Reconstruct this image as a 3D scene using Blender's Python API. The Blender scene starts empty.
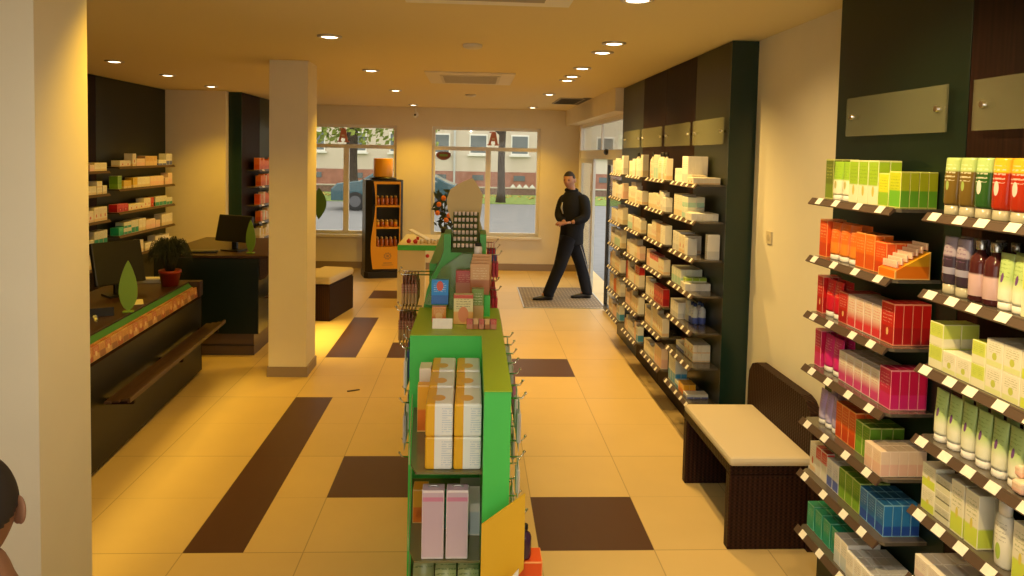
import bpy, bmesh, math, random
from mathutils import Vector, Matrix
random.seed(7)
R = math.radians
SC = bpy.context.scene
COL = SC.collection
PI = math.pi

# ------------------------------------------------------------------ camera
F, YAW, PIT, ROL, CY, CZ = 741.944, 0.053105, 0.055525, 0.02166, 196.05, 2.03395
cd = bpy.data.cameras.new('camera'); cam = bpy.data.objects.new('camera', cd); COL.objects.link(cam)
cd.sensor_width = 36; cd.sensor_fit = 'HORIZONTAL'; cd.lens = F/1024*36
cd.shift_y = -(288-CY)/1024; cd.clip_start = .05; cd.clip_end = 300
fw = Vector((math.sin(YAW)*math.cos(PIT), math.cos(YAW)*math.cos(PIT), -math.sin(PIT)))
r_ = Vector((math.cos(YAW), -math.sin(YAW), 0)); u_ = r_.cross(fw)
cr, sr = math.cos(ROL), math.sin(ROL)
xr = r_*cr + u_*sr; yu = -r_*sr + u_*cr
M = Matrix((xr, yu, -fw)).transposed().to_4x4(); M.translation = (0, 0, CZ)
cam.matrix_world = M
SC.camera = cam

# ------------------------------------------------------------------ world, exposure
w = bpy.data.worlds.new('world'); SC.world = w; w.use_nodes = True
wn = w.node_tree.nodes; wl = w.node_tree.links
bg = wn['Background']; bg.inputs[0].default_value = (1, .975, .90, 1); bg.inputs[1].default_value = 2.2
SC.view_settings.view_transform = 'Standard'; SC.view_settings.look = 'None'
SC.view_settings.exposure = 0.0; SC.view_settings.gamma = 1; SC.view_settings.use_curve_mapping = False
WARM = (1, .57, .03)
SPOT_W = 105

# ------------------------------------------------------------------ helpers
def link(o): COL.objects.link(o); return o
def tag(o, label=None, cat=None, group=None, kind=None):
    if label: o['label'] = label
    if cat: o['category'] = cat
    if group: o['group'] = group
    if kind: o['kind'] = kind
    return o
def thing(name, label, cat, loc=(0, 0, 0), rz=0, group=None):
    o = link(bpy.data.objects.new(name, None)); o.location = loc; o.rotation_euler.z = rz
    o.empty_display_size = .05
    return tag(o, label, cat, group)

class MB:
    def __init__(s): s.bm = bmesh.new(); s.mi = 0
    def face(s, pts, mi=None):
        f = s.bm.faces.new([s.bm.verts.new(p) for p in pts]); f.material_index = s.mi if mi is None else mi; return f
    def box(s, x0, x1, y0, y1, z0, z1, bev=0, rot=None, about=None):
        g = bmesh.ops.create_cube(s.bm, size=1)
        vs = g['verts']
        for v in vs:
            v.co = Vector(((x0+x1)/2 + v.co.x*(x1-x0), (y0+y1)/2 + v.co.y*(y1-y0), (z0+z1)/2 + v.co.z*(z1-z0)))
        fs = set(f for v in vs for f in v.link_faces)
        for f in fs: f.material_index = s.mi
        if bev:
            es = list(set(e for v in vs for e in v.link_edges))
            rb = bmesh.ops.bevel(s.bm, geom=es, offset=bev, segments=2, affect='EDGES', profile=.5)
            vs = list(set(v for f in rb['faces'] for v in f.verts) | set(v for v in vs if v.is_valid))
            for f in rb['faces']: f.material_index = s.mi
        if rot is not None:
            c = Vector(about) if about else Vector(((x0+x1)/2, (y0+y1)/2, (z0+z1)/2))
            for v in vs: v.co = rot @ (v.co - c) + c
        return s
    def prism(s, poly, a, b, axis='z'):
        n = len(poly)
        def P(p, t):
            if axis == 'z': return (p[0], p[1], t)
            if axis == 'y': return (p[0], t, p[1])
            return (t, p[0], p[1])
        A = [s.bm.verts.new(P(p, a)) for p in poly]; B = [s.bm.verts.new(P(p, b)) for p in poly]
        fs = [s.bm.faces.new(A), s.bm.faces.new(B[::-1])]
        for i in range(n): fs.append(s.bm.faces.new((A[i], B[i], B[(i+1) % n], A[(i+1) % n])))
        for f in fs: f.material_index = s.mi
        return s
    def loft(s, rings, cap=True):
        vr = [[s.bm.verts.new(p) for p in r] for r in rings]; n = len(rings[0])
        for a, b in zip(vr, vr[1:]):
            for i in range(n):
                f = s.bm.faces.new((a[i], a[(i+1) % n], b[(i+1) % n], b[i])); f.material_index = s.mi; f.smooth = True
        if cap:
            for r in (vr[0][::-1], vr[-1]): f = s.bm.faces.new(r); f.material_index = s.mi
        return s
    def lathe(s, prof, c=(0, 0, 0), n=16, sx=1, sy=1):
        return s.loft([[(c[0]+r*sx*math.cos(2*PI*i/n), c[1]+r*sy*math.sin(2*PI*i/n), c[2]+z) for i in range(n)] for r, z in prof])
    def tube(s, pts, r, n=8):
        pts = [Vector(p) for p in pts]; rings = []
        rs = r if isinstance(r, (list, tuple)) else [r]*len(pts)
        up = Vector((0, 0, 1))
        for i, p in enumerate(pts):
            d = (pts[min(i+1, len(pts)-1)] - pts[max(i-1, 0)]).normalized()
            a = d.cross(up if abs(d.z) < .9 else Vector((1, 0, 0))).normalized(); b = d.cross(a)
            rings.append([p + a*rs[i]*math.cos(2*PI*k/n) + b*rs[i]*math.sin(2*PI*k/n) for k in range(n)])
        return s.loft(rings)
    def sphere(s, c, r, sc=(1, 1, 1), seg=16, ring=10):
        g = bmesh.ops.create_uvsphere(s.bm, u_segments=seg, v_segments=ring, radius=r)
        for v in g['verts']: v.co = Vector((c[0]+v.co.x*sc[0], c[1]+v.co.y*sc[1], c[2]+v.co.z*sc[2]))
        for f in set(f for v in g['verts'] for f in v.link_faces): f.smooth = True; f.material_index = s.mi
        return s
    def build(s, name, mats, parent=None, kind=None, loc=None):
        bmesh.ops.recalc_face_normals(s.bm, faces=s.bm.faces)
        me = bpy.data.meshes.new(name); s.bm.to_mesh(me); s.bm.free()
        for m in (mats if isinstance(mats, (list, tuple)) else [mats]): me.materials.append(m)
        o = link(bpy.data.objects.new(name, me))
        if parent: o.parent = parent
        if kind: o['kind'] = kind
        if loc: o.location = loc
        return o
def B(*a, **k): return MB().box(*a, **k)
def copy_tree(o, parent=None, loc=None, rz=None):
    c = o.copy(); COL.objects.link(c)
    if parent: c.parent = parent
    if loc is not None: c.location = loc
    if rz is not None: c.rotation_euler.z = rz
    for ch in o.children: copy_tree(ch, c)
    return c

# ------------------------------------------------------------------ materials
MC = {}
def mat(name, col, rough=.5, spec=.5, metal=0, coat=0, noise=0, nscale=20, emis=None, estr=0, bump=0, trans=0, alpha=1, stretch=None):
    if name in MC: return MC[name]
    m = bpy.data.materials.new(name); m.use_nodes = True; MC[name] = m
    nt = m.node_tree; p = nt.nodes['Principled BSDF']
    p.inputs['Base Color'].default_value = (*col, 1); p.inputs['Roughness'].default_value = rough
    p.inputs['Specular IOR Level'].default_value = spec; p.inputs['Metallic'].default_value = metal
    p.inputs['Coat Weight'].default_value = coat; p.inputs['Transmission Weight'].default_value = trans
    p.inputs['Alpha'].default_value = alpha
    if emis: p.inputs['Emission Color'].default_value = (*emis, 1); p.inputs['Emission Strength'].default_value = estr
    if noise or bump:
        tc = nt.nodes.new('ShaderNodeTexCoord'); src = tc.outputs['Object']
        if stretch:
            mp = nt.nodes.new('ShaderNodeMapping'); mp.inputs['Scale'].default_value = stretch
            nt.links.new(src, mp.inputs[0]); src = mp.outputs[0]
        nz = nt.nodes.new('ShaderNodeTexNoise'); nz.inputs['Scale'].default_value = nscale; nz.inputs['Detail'].default_value = 4
        nt.links.new(src, nz.inputs['Vector'])
        if noise:
            cr_ = nt.nodes.new('ShaderNodeMapRange'); cr_.inputs['From Min'].default_value = .3; cr_.inputs['From Max'].default_value = .7
            cr_.inputs['To Min'].default_value = 1-noise; cr_.inputs['To Max'].default_value = 1+noise*.5
            nt.links.new(nz.outputs[0], cr_.inputs[0])
            vm = nt.nodes.new('ShaderNodeVectorMath'); vm.operation = 'SCALE'; vm.inputs[0].default_value = col
            nt.links.new(cr_.outputs[0], vm.inputs['Scale']); nt.links.new(vm.outputs[0], p.inputs['Base Color'])
        if bump:
            b = nt.nodes.new('ShaderNodeBump'); b.inputs['Strength'].default_value = bump; b.inputs['Distance'].default_value = .01
            nt.links.new(nz.outputs[0], b.inputs['Height']); nt.links.new(b.outputs[0], p.inputs['Normal'])
    return m

def N(nt, op, *a):
    n = nt.nodes.new('ShaderNodeMath'); n.operation = op
    for i, v in enumerate(a):
        if isinstance(v, (int, float)): n.inputs[i].default_value = v
        else: nt.links.new(v, n.inputs[i])
    return n.outputs[0]
def MIX(nt, fac, a, b):
    n = nt.nodes.new('ShaderNodeMix'); n.data_type = 'RGBA'
    for s, v in ((n.inputs[0], fac), (n.inputs[6], a), (n.inputs[7], b)):
        if isinstance(v, tuple): s.default_value = (*v, 1)
        elif isinstance(v, (int, float)): s.default_value = v
        else: nt.links.new(v, s)
    return n.outputs[2]
def pack(name, c1, c2=None, split=.4, ink=(.1, .1, .1), edge=None, blob=None, band=None, rough=.35, lines=True, soft=.02, et=.035, vsplit=None):
    """printed packaging: c1 upper colour, c2 lower colour, lines of print, a round motif, pale folded edges"""
    if name in MC: return MC[name]
    m = bpy.data.materials.new(name); m.use_nodes = True; MC[name] = m
    nt = m.node_tree; p = nt.nodes['Principled BSDF']; p.inputs['Roughness'].default_value = rough
    tc = nt.nodes.new('ShaderNodeTexCoord'); sp = nt.nodes.new('ShaderNodeSeparateXYZ'); nt.links.new(tc.outputs['Generated'], sp.inputs[0])
    x, y, z = sp.outputs
    c = c1
    if c2:
        coord = y if vsplit else z
        f = N(nt, 'SMOOTH_MIN', N(nt, 'MAXIMUM', N(nt, 'DIVIDE', N(nt, 'SUBTRACT', split, coord), soft*2), 0.0), 1.0, .001)
        c = MIX(nt, f, c, c2)
    if band:
        z0, z1, bc = band
        f = N(nt, 'MULTIPLY', N(nt, 'GREATER_THAN', z, z0), N(nt, 'LESS_THAN', z, z1)); c = MIX(nt, f, c, bc)
    if lines:
        nz = nt.nodes.new('ShaderNodeTexNoise'); nz.inputs['Scale'].default_value = 9; nz.inputs['Detail'].default_value = 1
        mp = nt.nodes.new('ShaderNodeMapping'); mp.inputs['Scale'].default_value = (1, 1, 4)
        nt.links.new(tc.outputs['Generated'], mp.inputs[0]); nt.links.new(mp.outputs[0], nz.inputs['Vector'])
        f = N(nt, 'GREATER_THAN', N(nt, 'SINE', N(nt, 'MULTIPLY', z, 75.0)), .35)
        f = N(nt, 'MULTIPLY', f, N(nt, 'GREATER_THAN', nz.outputs[0], .47))
        f = N(nt, 'MULTIPLY', f, N(nt, 'GREATER_THAN', z, .52)); f = N(nt, 'MULTIPLY', f, N(nt, 'LESS_THAN', z, .86))
        f = N(nt, 'MULTIPLY', f, N(nt, 'LESS_THAN', N(nt, 'ABSOLUTE', N(nt, 'SUBTRACT', y, .5)), .36))
        c = MIX(nt, N(nt, 'MULTIPLY', f, .6), c, ink)
    if blob:
        bz, br, bc = blob
        dy = N(nt, 'SUBTRACT', y, .5); dz = N(nt, 'SUBTRACT', z, bz)
        d = N(nt, 'ADD', N(nt, 'MULTIPLY', dy, dy), N(nt, 'MULTIPLY', dz, dz))
        c = MIX(nt, N(nt, 'LESS_THAN', d, br*br), c, bc)
    if edge:
        t = .5-et
        e = [N(nt, 'GREATER_THAN', N(nt, 'ABSOLUTE', N(nt, 'SUBTRACT', q, .5)), t) for q in (x, y, z)]
        f = N(nt, 'GREATER_THAN', N(nt, 'ADD', N(nt, 'ADD', e[0], e[1]), e[2]), 1.5)
        c = MIX(nt, N(nt, 'MULTIPLY', f, .8), c, edge)
    nt.links.new(c, p.inputs['Base Color']) if not isinstance(c, tuple) else None
    if isinstance(c, tuple): p.inputs['Base Color'].default_value = (*c, 1)
    return m

plaster = mat('plaster', (.80, .72, .54), .85, .2, noise=.03, nscale=3)
ceil_m = mat('ceiling_paint', (.78, .66, .38), .9, .1)
baseb = mat('baseboard', (.30, .22, .15), .5)
green_lam = mat('dark_green_laminate', (.008, .016, .009), .35, .25)
olive_lam = mat('olive_green_laminate', (.017, .019, .008), .35, .25)
brown_lam = mat('dark_brown_laminate', (.018, .006, .003), .55, .12, noise=.5, nscale=8, stretch=(8, 8, .3))
shelf_m = mat('smoked_shelf', (.10, .085, .065), .18, .6)
rail_m = mat('price_rail', (.085, .052, .034), .4, .3)
label_m = mat('price_label', (.85, .80, .70), .6, noise=.06, nscale=60)
glass_sign_m = mat('frosted_glass', (.30, .29, .17), .5, .15, alpha=.2)
chrome = mat('chrome', (.7, .68, .64), .2, metal=1)
alu = mat('aluminium', (.55, .56, .55), .35, metal=.8)
white_pl = mat('white_plastic', (.78, .76, .70), .4)
frame_m = mat('window_frame_paint', (.80, .76, .68), .4)
black_pl = mat('black_plastic', (.012, .011, .010), .35)
green_b = mat('bright_green_board', (.07, .58, .09), .45)
lime_b = mat('lime_green_board', (.33, .50, .02), .4)
wood_d = mat('brown_wood', (.050, .020, .009), .4, noise=.35, nscale=6, stretch=(.6, 8, 8))
wood_y = mat('brown_wood_along', (.075, .036, .017), .45, noise=.4, nscale=6, stretch=(10, .5, 10))

def glass_mat():
    m = bpy.data.materials.new('window_glass'); m.use_nodes = True; nt = m.node_tree; nt.nodes.clear()
    o = nt.nodes.new('ShaderNodeOutputMaterial'); mx = nt.nodes.new('ShaderNodeMixShader'); t = nt.nodes.new('ShaderNodeBsdfTransparent')
    g = nt.nodes.new('ShaderNodeBsdfGlossy'); g.inputs['Roughness'].default_value = .03; f = nt.nodes.new('ShaderNodeFresnel'); f.inputs[0].default_value = 1.45
    t.inputs[0].default_value = (.95, .94, .91, 1)
    nt.links.new(N(nt, 'MULTIPLY', f.outputs[0], .45), mx.inputs[0]); nt.links.new(t.outputs[0], mx.inputs[1]); nt.links.new(g.outputs[0], mx.inputs[2]); nt.links.new(mx.outputs[0], o.inputs[0])
    return m
glass = glass_mat()

def wicker_mat():
    m = bpy.data.materials.new('dark_wicker'); m.use_nodes = True; nt = m.node_tree; p = nt.nodes['Principled BSDF']
    tc = nt.nodes.new('ShaderNodeTexCoord'); sp = nt.nodes.new('ShaderNodeSeparateXYZ'); nt.links.new(tc.outputs['Object'], sp.inputs[0])
    x, y, z = sp.outputs
    h = N(nt, 'ADD', x, y)
    a = N(nt, 'SINE', N(nt, 'MULTIPLY', h, 240.0)); bq = N(nt, 'SINE', N(nt, 'MULTIPLY', z, 330.0))
    wv = N(nt, 'MULTIPLY', a, bq)
    f = N(nt, 'ADD', N(nt, 'MULTIPLY', wv, .25), N(nt, 'ADD', N(nt, 'MULTIPLY', a, .25), .5))
    nt.links.new(MIX(nt, f, (.006, .002, .0015), (.045, .016, .009)), p.inputs['Base Color'])
    p.inputs['Roughness'].default_value = .5
    b = nt.nodes.new('ShaderNodeBump'); b.inputs['Strength'].default_value = .7; b.inputs['Distance'].default_value = .004
    nt.links.new(f, b.inputs['Height']); nt.links.new(b.outputs[0], p.inputs['Normal'])
    return m
wicker = wicker_mat(); wicker.node_tree.nodes['Principled BSDF'].inputs['Specular IOR Level'].default_value = .15
cushion_m = mat('cream_cushion_fabric', (.62, .52, .36), .9, .1, bump=.15, nscale=300)

# ------------------------------------------------------------------ floor
X0, Y0 = -1.4232, 3.7016
def tile_mat(name, base, dark):
    m = bpy.data.materials.new(name); m.use_nodes = True; nt = m.node_tree; p = nt.nodes['Principled BSDF']
    tc = nt.nodes.new('ShaderNodeTexCoord'); sp = nt.nodes.new('ShaderNodeSeparateXYZ'); nt.links.new(tc.outputs['Object'], sp.inputs[0])
    x, y, z = sp.outputs
    def line(v, off, per, wd):
        q = N(nt, 'FLOORED_MODULO', N(nt, 'SUBTRACT', v, off), per)
        q = N(nt, 'MINIMUM', q, N(nt, 'SUBTRACT', per, q)); return N(nt, 'LESS_THAN', q, wd)
    major = N(nt, 'MAXIMUM', line(x, X0, .6, .003), line(y, Y0, 1.2, .0035)); minor = line(y, Y0+.6, 1.2, .0025)
    f = N(nt, 'MAXIMUM', N(nt, 'MULTIPLY', major, .5), N(nt, 'MULTIPLY', minor, .25))
    nz = nt.nodes.new('ShaderNodeTexNoise'); nz.inputs['Scale'].default_value = 2.5; nz.inputs['Detail'].default_value = 5; nt.links.new(tc.outputs['Object'], nz.inputs['Vector'])
    # tone of each 0.6 m tile varies a little
    fx = N(nt, 'FLOOR', N(nt, 'DIVIDE', N(nt, 'SUBTRACT', x, X0), .6)); fy = N(nt, 'FLOOR', N(nt, 'DIVIDE', N(nt, 'SUBTRACT', y, Y0), 1.2))
    wnn = nt.nodes.new('ShaderNodeTexWhiteNoise'); wnn.noise_dimensions = '2D'; cmb = nt.nodes.new('ShaderNodeCombineXYZ')
    nt.links.new(fx, cmb.inputs[0]); nt.links.new(fy, cmb.inputs[1]); nt.links.new(cmb.outputs[0], wnn.inputs['Vector'])
    k = N(nt, 'ADD', N(nt, 'ADD', N(nt, 'MULTIPLY', nz.outputs[0], .14), .87), N(nt, 'MULTIPLY', wnn.outputs[0], .07))
    vm = nt.nodes.new('ShaderNodeVectorMath'); vm.operation = 'SCALE'; vm.inputs[0].default_value = base; nt.links.new(k, vm.inputs['Scale'])
    nt.links.new(MIX(nt, f, vm.outputs[0], dark), p.inputs['Base Color'])
    p.inputs['Roughness'].default_value = .42; p.inputs['Specular IOR Level'].default_value = .35
    return m
ft = tile_mat('cream_floor_tile', (.68, .49, .21), (.22, .13, .06))
fd = tile_mat('dark_brown_floor_tile', (.085, .035, .02), (.05, .025, .015))
dark = [(0, .3, 0, 2.4), (.6, 1.2, .6, 1.2), (1.8, 2.4, 0, .6), (1.8, 2.4, 3.0, 3.6), (0, .3, 3.6, 5.4), (.6, 1.2, 3.6, 4.2), (1.2, 1.8, 4.8, 5.4), (0, .6, 6.6, 7.2)]
mb = MB(); nx0, nx1, ny0, ny1 = -10, 12, -9, 16
vg = {}
for i in range(nx0, nx1+1):
    for j in range(ny0, ny1+1): vg[i, j] = mb.bm.verts.new((X0+.3*i, Y0+.6*j, 0))
for i in range(nx0, nx1):
    for j in range(ny0, ny1):
        f = mb.bm.faces.new((vg[i, j], vg[i+1, j], vg[i+1, j+1], vg[i, j+1]))
        cx, cy = .3*i+.15, .6*j+.3
        f.material_index = int(any(a < cx < b and c < cy < d for a, b, c, d in dark))
fl = mb.build('floor', [ft, fd], kind='structure')
fl.scale = (1, 1, 1)

# ------------------------------------------------------------------ room shell
H = 2.82; YF = 12.95; XW = 1.87; YB = -.5
def struct(name, mb, m): return mb.build(name, m, kind='structure')
struct('ceiling', B(-4.6, 2.1, YB-.1, YF+.2, H, H+.1), ceil_m)
for nm, args in (('floor_left_edge', (-4.6, X0-3.0, YB-.1, YF+.2, -.05, 0)),):
    struct(nm, B(*args), ft)
struct('wall_left', B(-4.42, -4.3, YB, 10.4, 0, H), plaster)
struct('wall_left_return', B(-4.42, -3.4, 10.4, 10.5, 0, H), plaster)
struct('wall_left_far', B(-3.5, -3.4, 10.5, YF, 0, H), plaster)
mb = MB(); mb.box(XW, XW+.12, YB, 8.42, 0, H); mb.box(XW, XW+.12, 12.5, YF+.15, 0, H); mb.box(XW, XW+.12, 8.42, 12.5, 2.56, H)
struct('wall_right', mb, plaster)
struct('wall_right_recess', B(1.6, XW, 8.42, YF, 2.56, H), plaster)
# far wall with two window openings
WZ0, WZ1 = .60, 2.50
WA = (-2.95, -1.33); WB = (-.72, 1.17)
mb = MB(); y0, y1 = YF, YF+.16
mb.box(-3.5, WA[0], y0, y1, 0, H); mb.box(WA[1], WB[0], y0, y1, 0, H); mb.box(WB[1], XW, y0, y1, 0, H)
for a in (WA, WB): mb.box(a[0], a[1], y0, y1, 0, WZ0); mb.box(a[0], a[1], y0, y1, WZ1, H)
struct('wall_far', mb, plaster)
# wall behind the camera with an unseen window opening added to let daylight in
mb = MB(); mb.box(-4.42, -2.3, YB-.12, YB, 0, H); mb.box(1.4, XW+.12, YB-.12, YB, 0, H); mb.box(-2.3, 1.4, YB-.12, YB, 0, .5); mb.box(-2.3, 1.4, YB-.12, YB, 2.55, H)
struct('wall_back', mb, plaster)
def window(idx, x0, x1, z0, z1, ymid, mull, trans, nm):
    f = MB(); y0, y1 = ymid-.035, ymid+.035; t = .055
    f.box(x0, x1, y0, y1, z0, z0+t); f.box(x0, x1, y0, y1, z1-t, z1); f.box(x0, x0+t, y0, y1, z0+t, z1-t); f.box(x1-t, x1, y0, y1, z0+t, z1-t)
    if trans: f.box(x0+t, x1-t, y0-.005, y1, trans-.03, trans+.035)
    for m_ in mull: f.box(m_-.045, m_+.045, y0-.004, y1, z0+t, (trans or z1)-.03)
    fo = f.build(nm, frame_m, kind='structure')
    g = B(x0+t, x1-t, ymid-.004, ymid+.004, z0+t, z1-t).build('pane', glass, fo)
    return fo
w1 = window(1, WA[0], WA[1], WZ0, WZ1, YF+.10, [-2.20], 2.12, 'window_1')
w2 = window(2, WB[0], WB[1], WZ0, WZ1, YF+.10, [.26], 2.12, 'window_2')
w3 = window(3, -2.3, 1.4, .5, 2.55, YB-.06, [-.45], None, 'added_daylight_window')  # unseen window, placed and sized for its daylight on near things
for i, a in enumerate((WA, WB)):
    struct('trim_%d' % (i+1), B(a[0]-.05, a[1]+.05, YF-.06, YF+.064, WZ0-.045, WZ0, bev=.004), frame_m)
for nm, a in (('baseboard_far', (-3.4, XW, YF-.015, YF, 0, .12)), ('baseboard_right', (XW-.012, XW, 3.4, 4.85, 0, .1)), ('baseboard_left', (-3.4, -3.388, 12.7, YF, 0, .12)),
              ('baseboard_return', (-4.25, -3.45, 10.388, 10.4, 0, .12))):
    struct(nm, B(*a), baseb)
# columns
def column(nm, x0, x1, y0, y1, bb=True):
    struct(nm, B(x0, x1, y0, y1, 0, H), plaster)
    if bb:
        mb = MB(); mb.box(x0-.012, x1+.012, y0-.012, y1+.012, 0, .09); struct(nm.replace('wall', 'baseboard'), mb, baseb)
column('wall_column_middle', -1.80, -1.465, 6.66, 7.03)
column('wall_column_near', -1.80, -1.46, 2.56, 2.90)

# ------------------------------------------------------------------ door side on the right
mb = MB()
mb.box(1.80, 1.86, 8.42, 12.5, 2.0, 2.13)
mb.box(1.79, 1.86, 12.38, 12.5, 0, 2.56); mb.box(1.81, 1.86, 8.42, 8.5, 0, 2.56); mb.box(1.81, 1.86, 8.5, 12.38, 2.50, 2.56); mb.box(1.82, 1.85, 10.5, 10.54, 2.13, 2.5)
do = mb.build('door_1', frame_m, kind='structure')
for a, b_ in ((8.5, 10.5), (10.54, 12.38)): B(1.83, 1.836, a, b_, 2.13, 2.5).build('transom_pane', glass, do)
def leaf(y0, y1, x, m, nm, t=.05):
    f = MB()
    f.box(x, x+.04, y0, y0+t, 0.02, 2.0); f.box(x, x+.04, y1-t, y1, .02, 2.0); f.box(x, x+.04, y0+t, y1-t, .02, .09); f.box(x, x+.04, y0+t, y1-t, 1.93, 2.0)
    o = f.build(nm, m, kind='structure'); B(x+.016, x+.022, y0+t, y1-t, .09, 1.93).build('pane', glass, o); return o
leaf(8.5, 9.68, 1.76, mat('dark_door_frame', (.03, .03, .03), .3), 'door_2')
leaf(11.0, 12.36, 1.79, mat('pale_door_frame', (.62, .60, .52), .4), 'door_3', .13)
t = thing('door_sensor', 'dark rounded motion sensor on the beam above the entrance door', 'sensor', (1.79, 9.95, 2.1))
MB().sphere((0, 0, 0), .05, (.7, 1.8, .85)).build('sensor_housing', black_pl, t)
B(-.006, .02, -.06, .06, -.03, .03, bev=.004).build('mounting_plate', alu, t)

# ------------------------------------------------------------------ ceiling fixtures
trim_m = mat('lamp_trim', (.55, .50, .42), .3, metal=.6)
bulb_m = mat('lamp_lens', (1, 1, 1), .4, emis=(1, .80, .52), estr=9)
def downlight(x, y, label, aim=None, power=1.0, col=None):
    t = thing('ceiling_downlight', label, 'ceiling light', (x, y, H), group=None)
    mb = MB(); n = 24
    ro, ri = .085, .06
    mb.loft([[(r*math.cos(2*PI*i/n), r*math.sin(2*PI*i/n), z) for i in range(n)] for r, z in ((ro, 0), (ro, -.008), (ri, -.012), (ri, -.002))], cap=False)
    mb.build('trim_ring', trim_m, t)
    MB().lathe([(.058, -.002), (.055, -.007), (.03, -.012), (.001, -.0125)], n=20).build('lens', bulb_m, t)
    ld = bpy.data.lights.new('downlight_beam', 'SPOT'); ld.energy = SPOT_W*power; ld.color = col or WARM; ld.spot_size = R(112); ld.spot_blend = .85; ld.shadow_soft_size = .02
    lo = link(bpy.data.objects.new('downlight_beam', ld)); lo.parent = t; lo.location = (0, 0, -.03)
    if aim is not None:
        d = Vector((aim[0]-x, aim[1]-y, aim[2]-H)); lo.rotation_euler = d.to_track_quat('-Z', 'Y').to_euler()
    return t
ords = ['nearest', 'second', 'third', 'fourth', 'fifth', 'sixth', 'farthest']
for i, y in enumerate((5.2, 7.27, 9.53, 12.3)):
    downlight(-1.0, y, 'round recessed downlight, %s one in the centre row before the middle column' % ['nearest', 'second', 'third', 'farthest'][i], aim=(-2.0, 5.5, 0) if i == 0 else (-2.4, 10.8, .7) if i == 2 else None, power=.8)
downlight(-1.0, 3.1, 'round recessed downlight nearer than the visible centre row', aim=(-2.3, 3.9, 0), power=.6)
for i, y in enumerate((5.13, 5.59, 6.62, 7.31, 7.70, 9.51, 12.2)):
    downlight(.955, y, 'round adjustable downlight, %s one in the right row along the shelves' % ords[i], aim=(1.55, y, 1.0) if i < 5 else None, power=.8, col=(1, .64, .19) if i < 5 else None)
for i, y in enumerate((3.7, 2.5, 1.2)): downlight(.80, y, 'round adjustable downlight aimed at the near cosmetics shelves, %s one' % ['farthest', 'middle', 'nearest'][i], aim=(1.55, y+.1, 1.1), power=(.45, 1.05, 1.1)[i], col=(1, .70, .30))
downlight(-.1, .9, 'round recessed downlight nearest the camera aimed at the gondola end', aim=(-.3, 2.7, .6), power=.7, col=(1, .88, .70))  # unseen lamp added to brighten the gondola end and near column
for i, y in enumerate((7.1, 8.3, 9.64)):
    downlight(-3.33, y, 'round recessed downlight, %s one in the left row above the counters' % ['nearest', 'middle', 'farthest'][i], power=[.5, .6, .75][i])
downlight(-3.33, 5.2, 'round recessed downlight behind the near column above counter', power=.3)

vent_m = mat('vent_grey', (.35, .32, .26), .6); vent_d = mat('vent_dark', (.05, .04, .03), .7)
t = thing('ceiling_air_unit', 'square recessed air conditioning cassette in the ceiling at the top edge', 'air vent', (.06, 3.45, H))
B(-.42, .42, -.42, .42, -.02, 0, bev=.004).build('cassette_frame', white_pl, t); B(-.28, .28, -.28, .28, -.03, -.0205, bev=.003).build('grille', vent_m, t)
t = thing('ceiling_air_unit', 'square air conditioning cassette in the ceiling mid room', 'air vent', (-.045, 7.75, H))
B(-.44, .44, -.55, .55, -.016, 0, bev=.004).build('cassette_frame', mat('cassette_paint', (.72, .66, .55), .5), t)
g = B(-.30, .30, -.38, .38, -.024, -.0165).build('grille', mat('cassette_grille', (.6, .55, .45), .5), t)
mb = MB()
for k in range(9): mb.box(-.27, .27, -.34+k*.08, -.32+k*.08, -.027, -.0245)
mb.build('slot', vent_m, g)
t = thing('ceiling_vent', 'square grey grille in the ceiling near the entrance door', 'air vent', (1.33, 10.6, H))
B(-.17, .17, -.55, .55, -.012, 0).build('grille_frame', vent_m, t)
mb = MB()
for k in range(12): mb.box(-.15, .15, -.5+k*.085, -.475+k*.085, -.016, -.0125)
mb.build('slats', vent_d, t)
t = thing('ceiling_slot_vent', 'narrow dark slot vent in the ceiling above the entrance', 'air vent', (1.52, 10.6, H))
B(-.045, .045, -.62, .62, -.01, 0).build('slot', vent_d, t); B(-.06, .06, -.65, .65, -.006, 0).build('slot_frame', vent_m, t)
for x, y, l in ((-.02, 5.4, 'flat round smoke detector in the ceiling, nearer one'), (-.05, 9.9, 'flat round smoke detector in the ceiling, farther one')):
    o = MB().lathe([(.07, 0), (.07, -.02), (.05, -.03), (.001, -.031)], n=20).build('smoke_detector', mat('cassette_paint', (.7, .6, .45), .5), loc=(x, y, H)); tag(o, l, 'smoke detector')
t = thing('security_camera', 'small round security camera hanging under ceiling between the two windows', 'camera', (-1.0, 12.75, H))
MB().tube([(0, 0, 0), (0, 0, -.09)], .012).build('bracket', white_pl, t)
MB().sphere((0, 0, -.14), .055).build('camera_body', white_pl, t); MB().sphere((0, -.045, -.145), .02).build('lens', black_pl, t)

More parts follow.
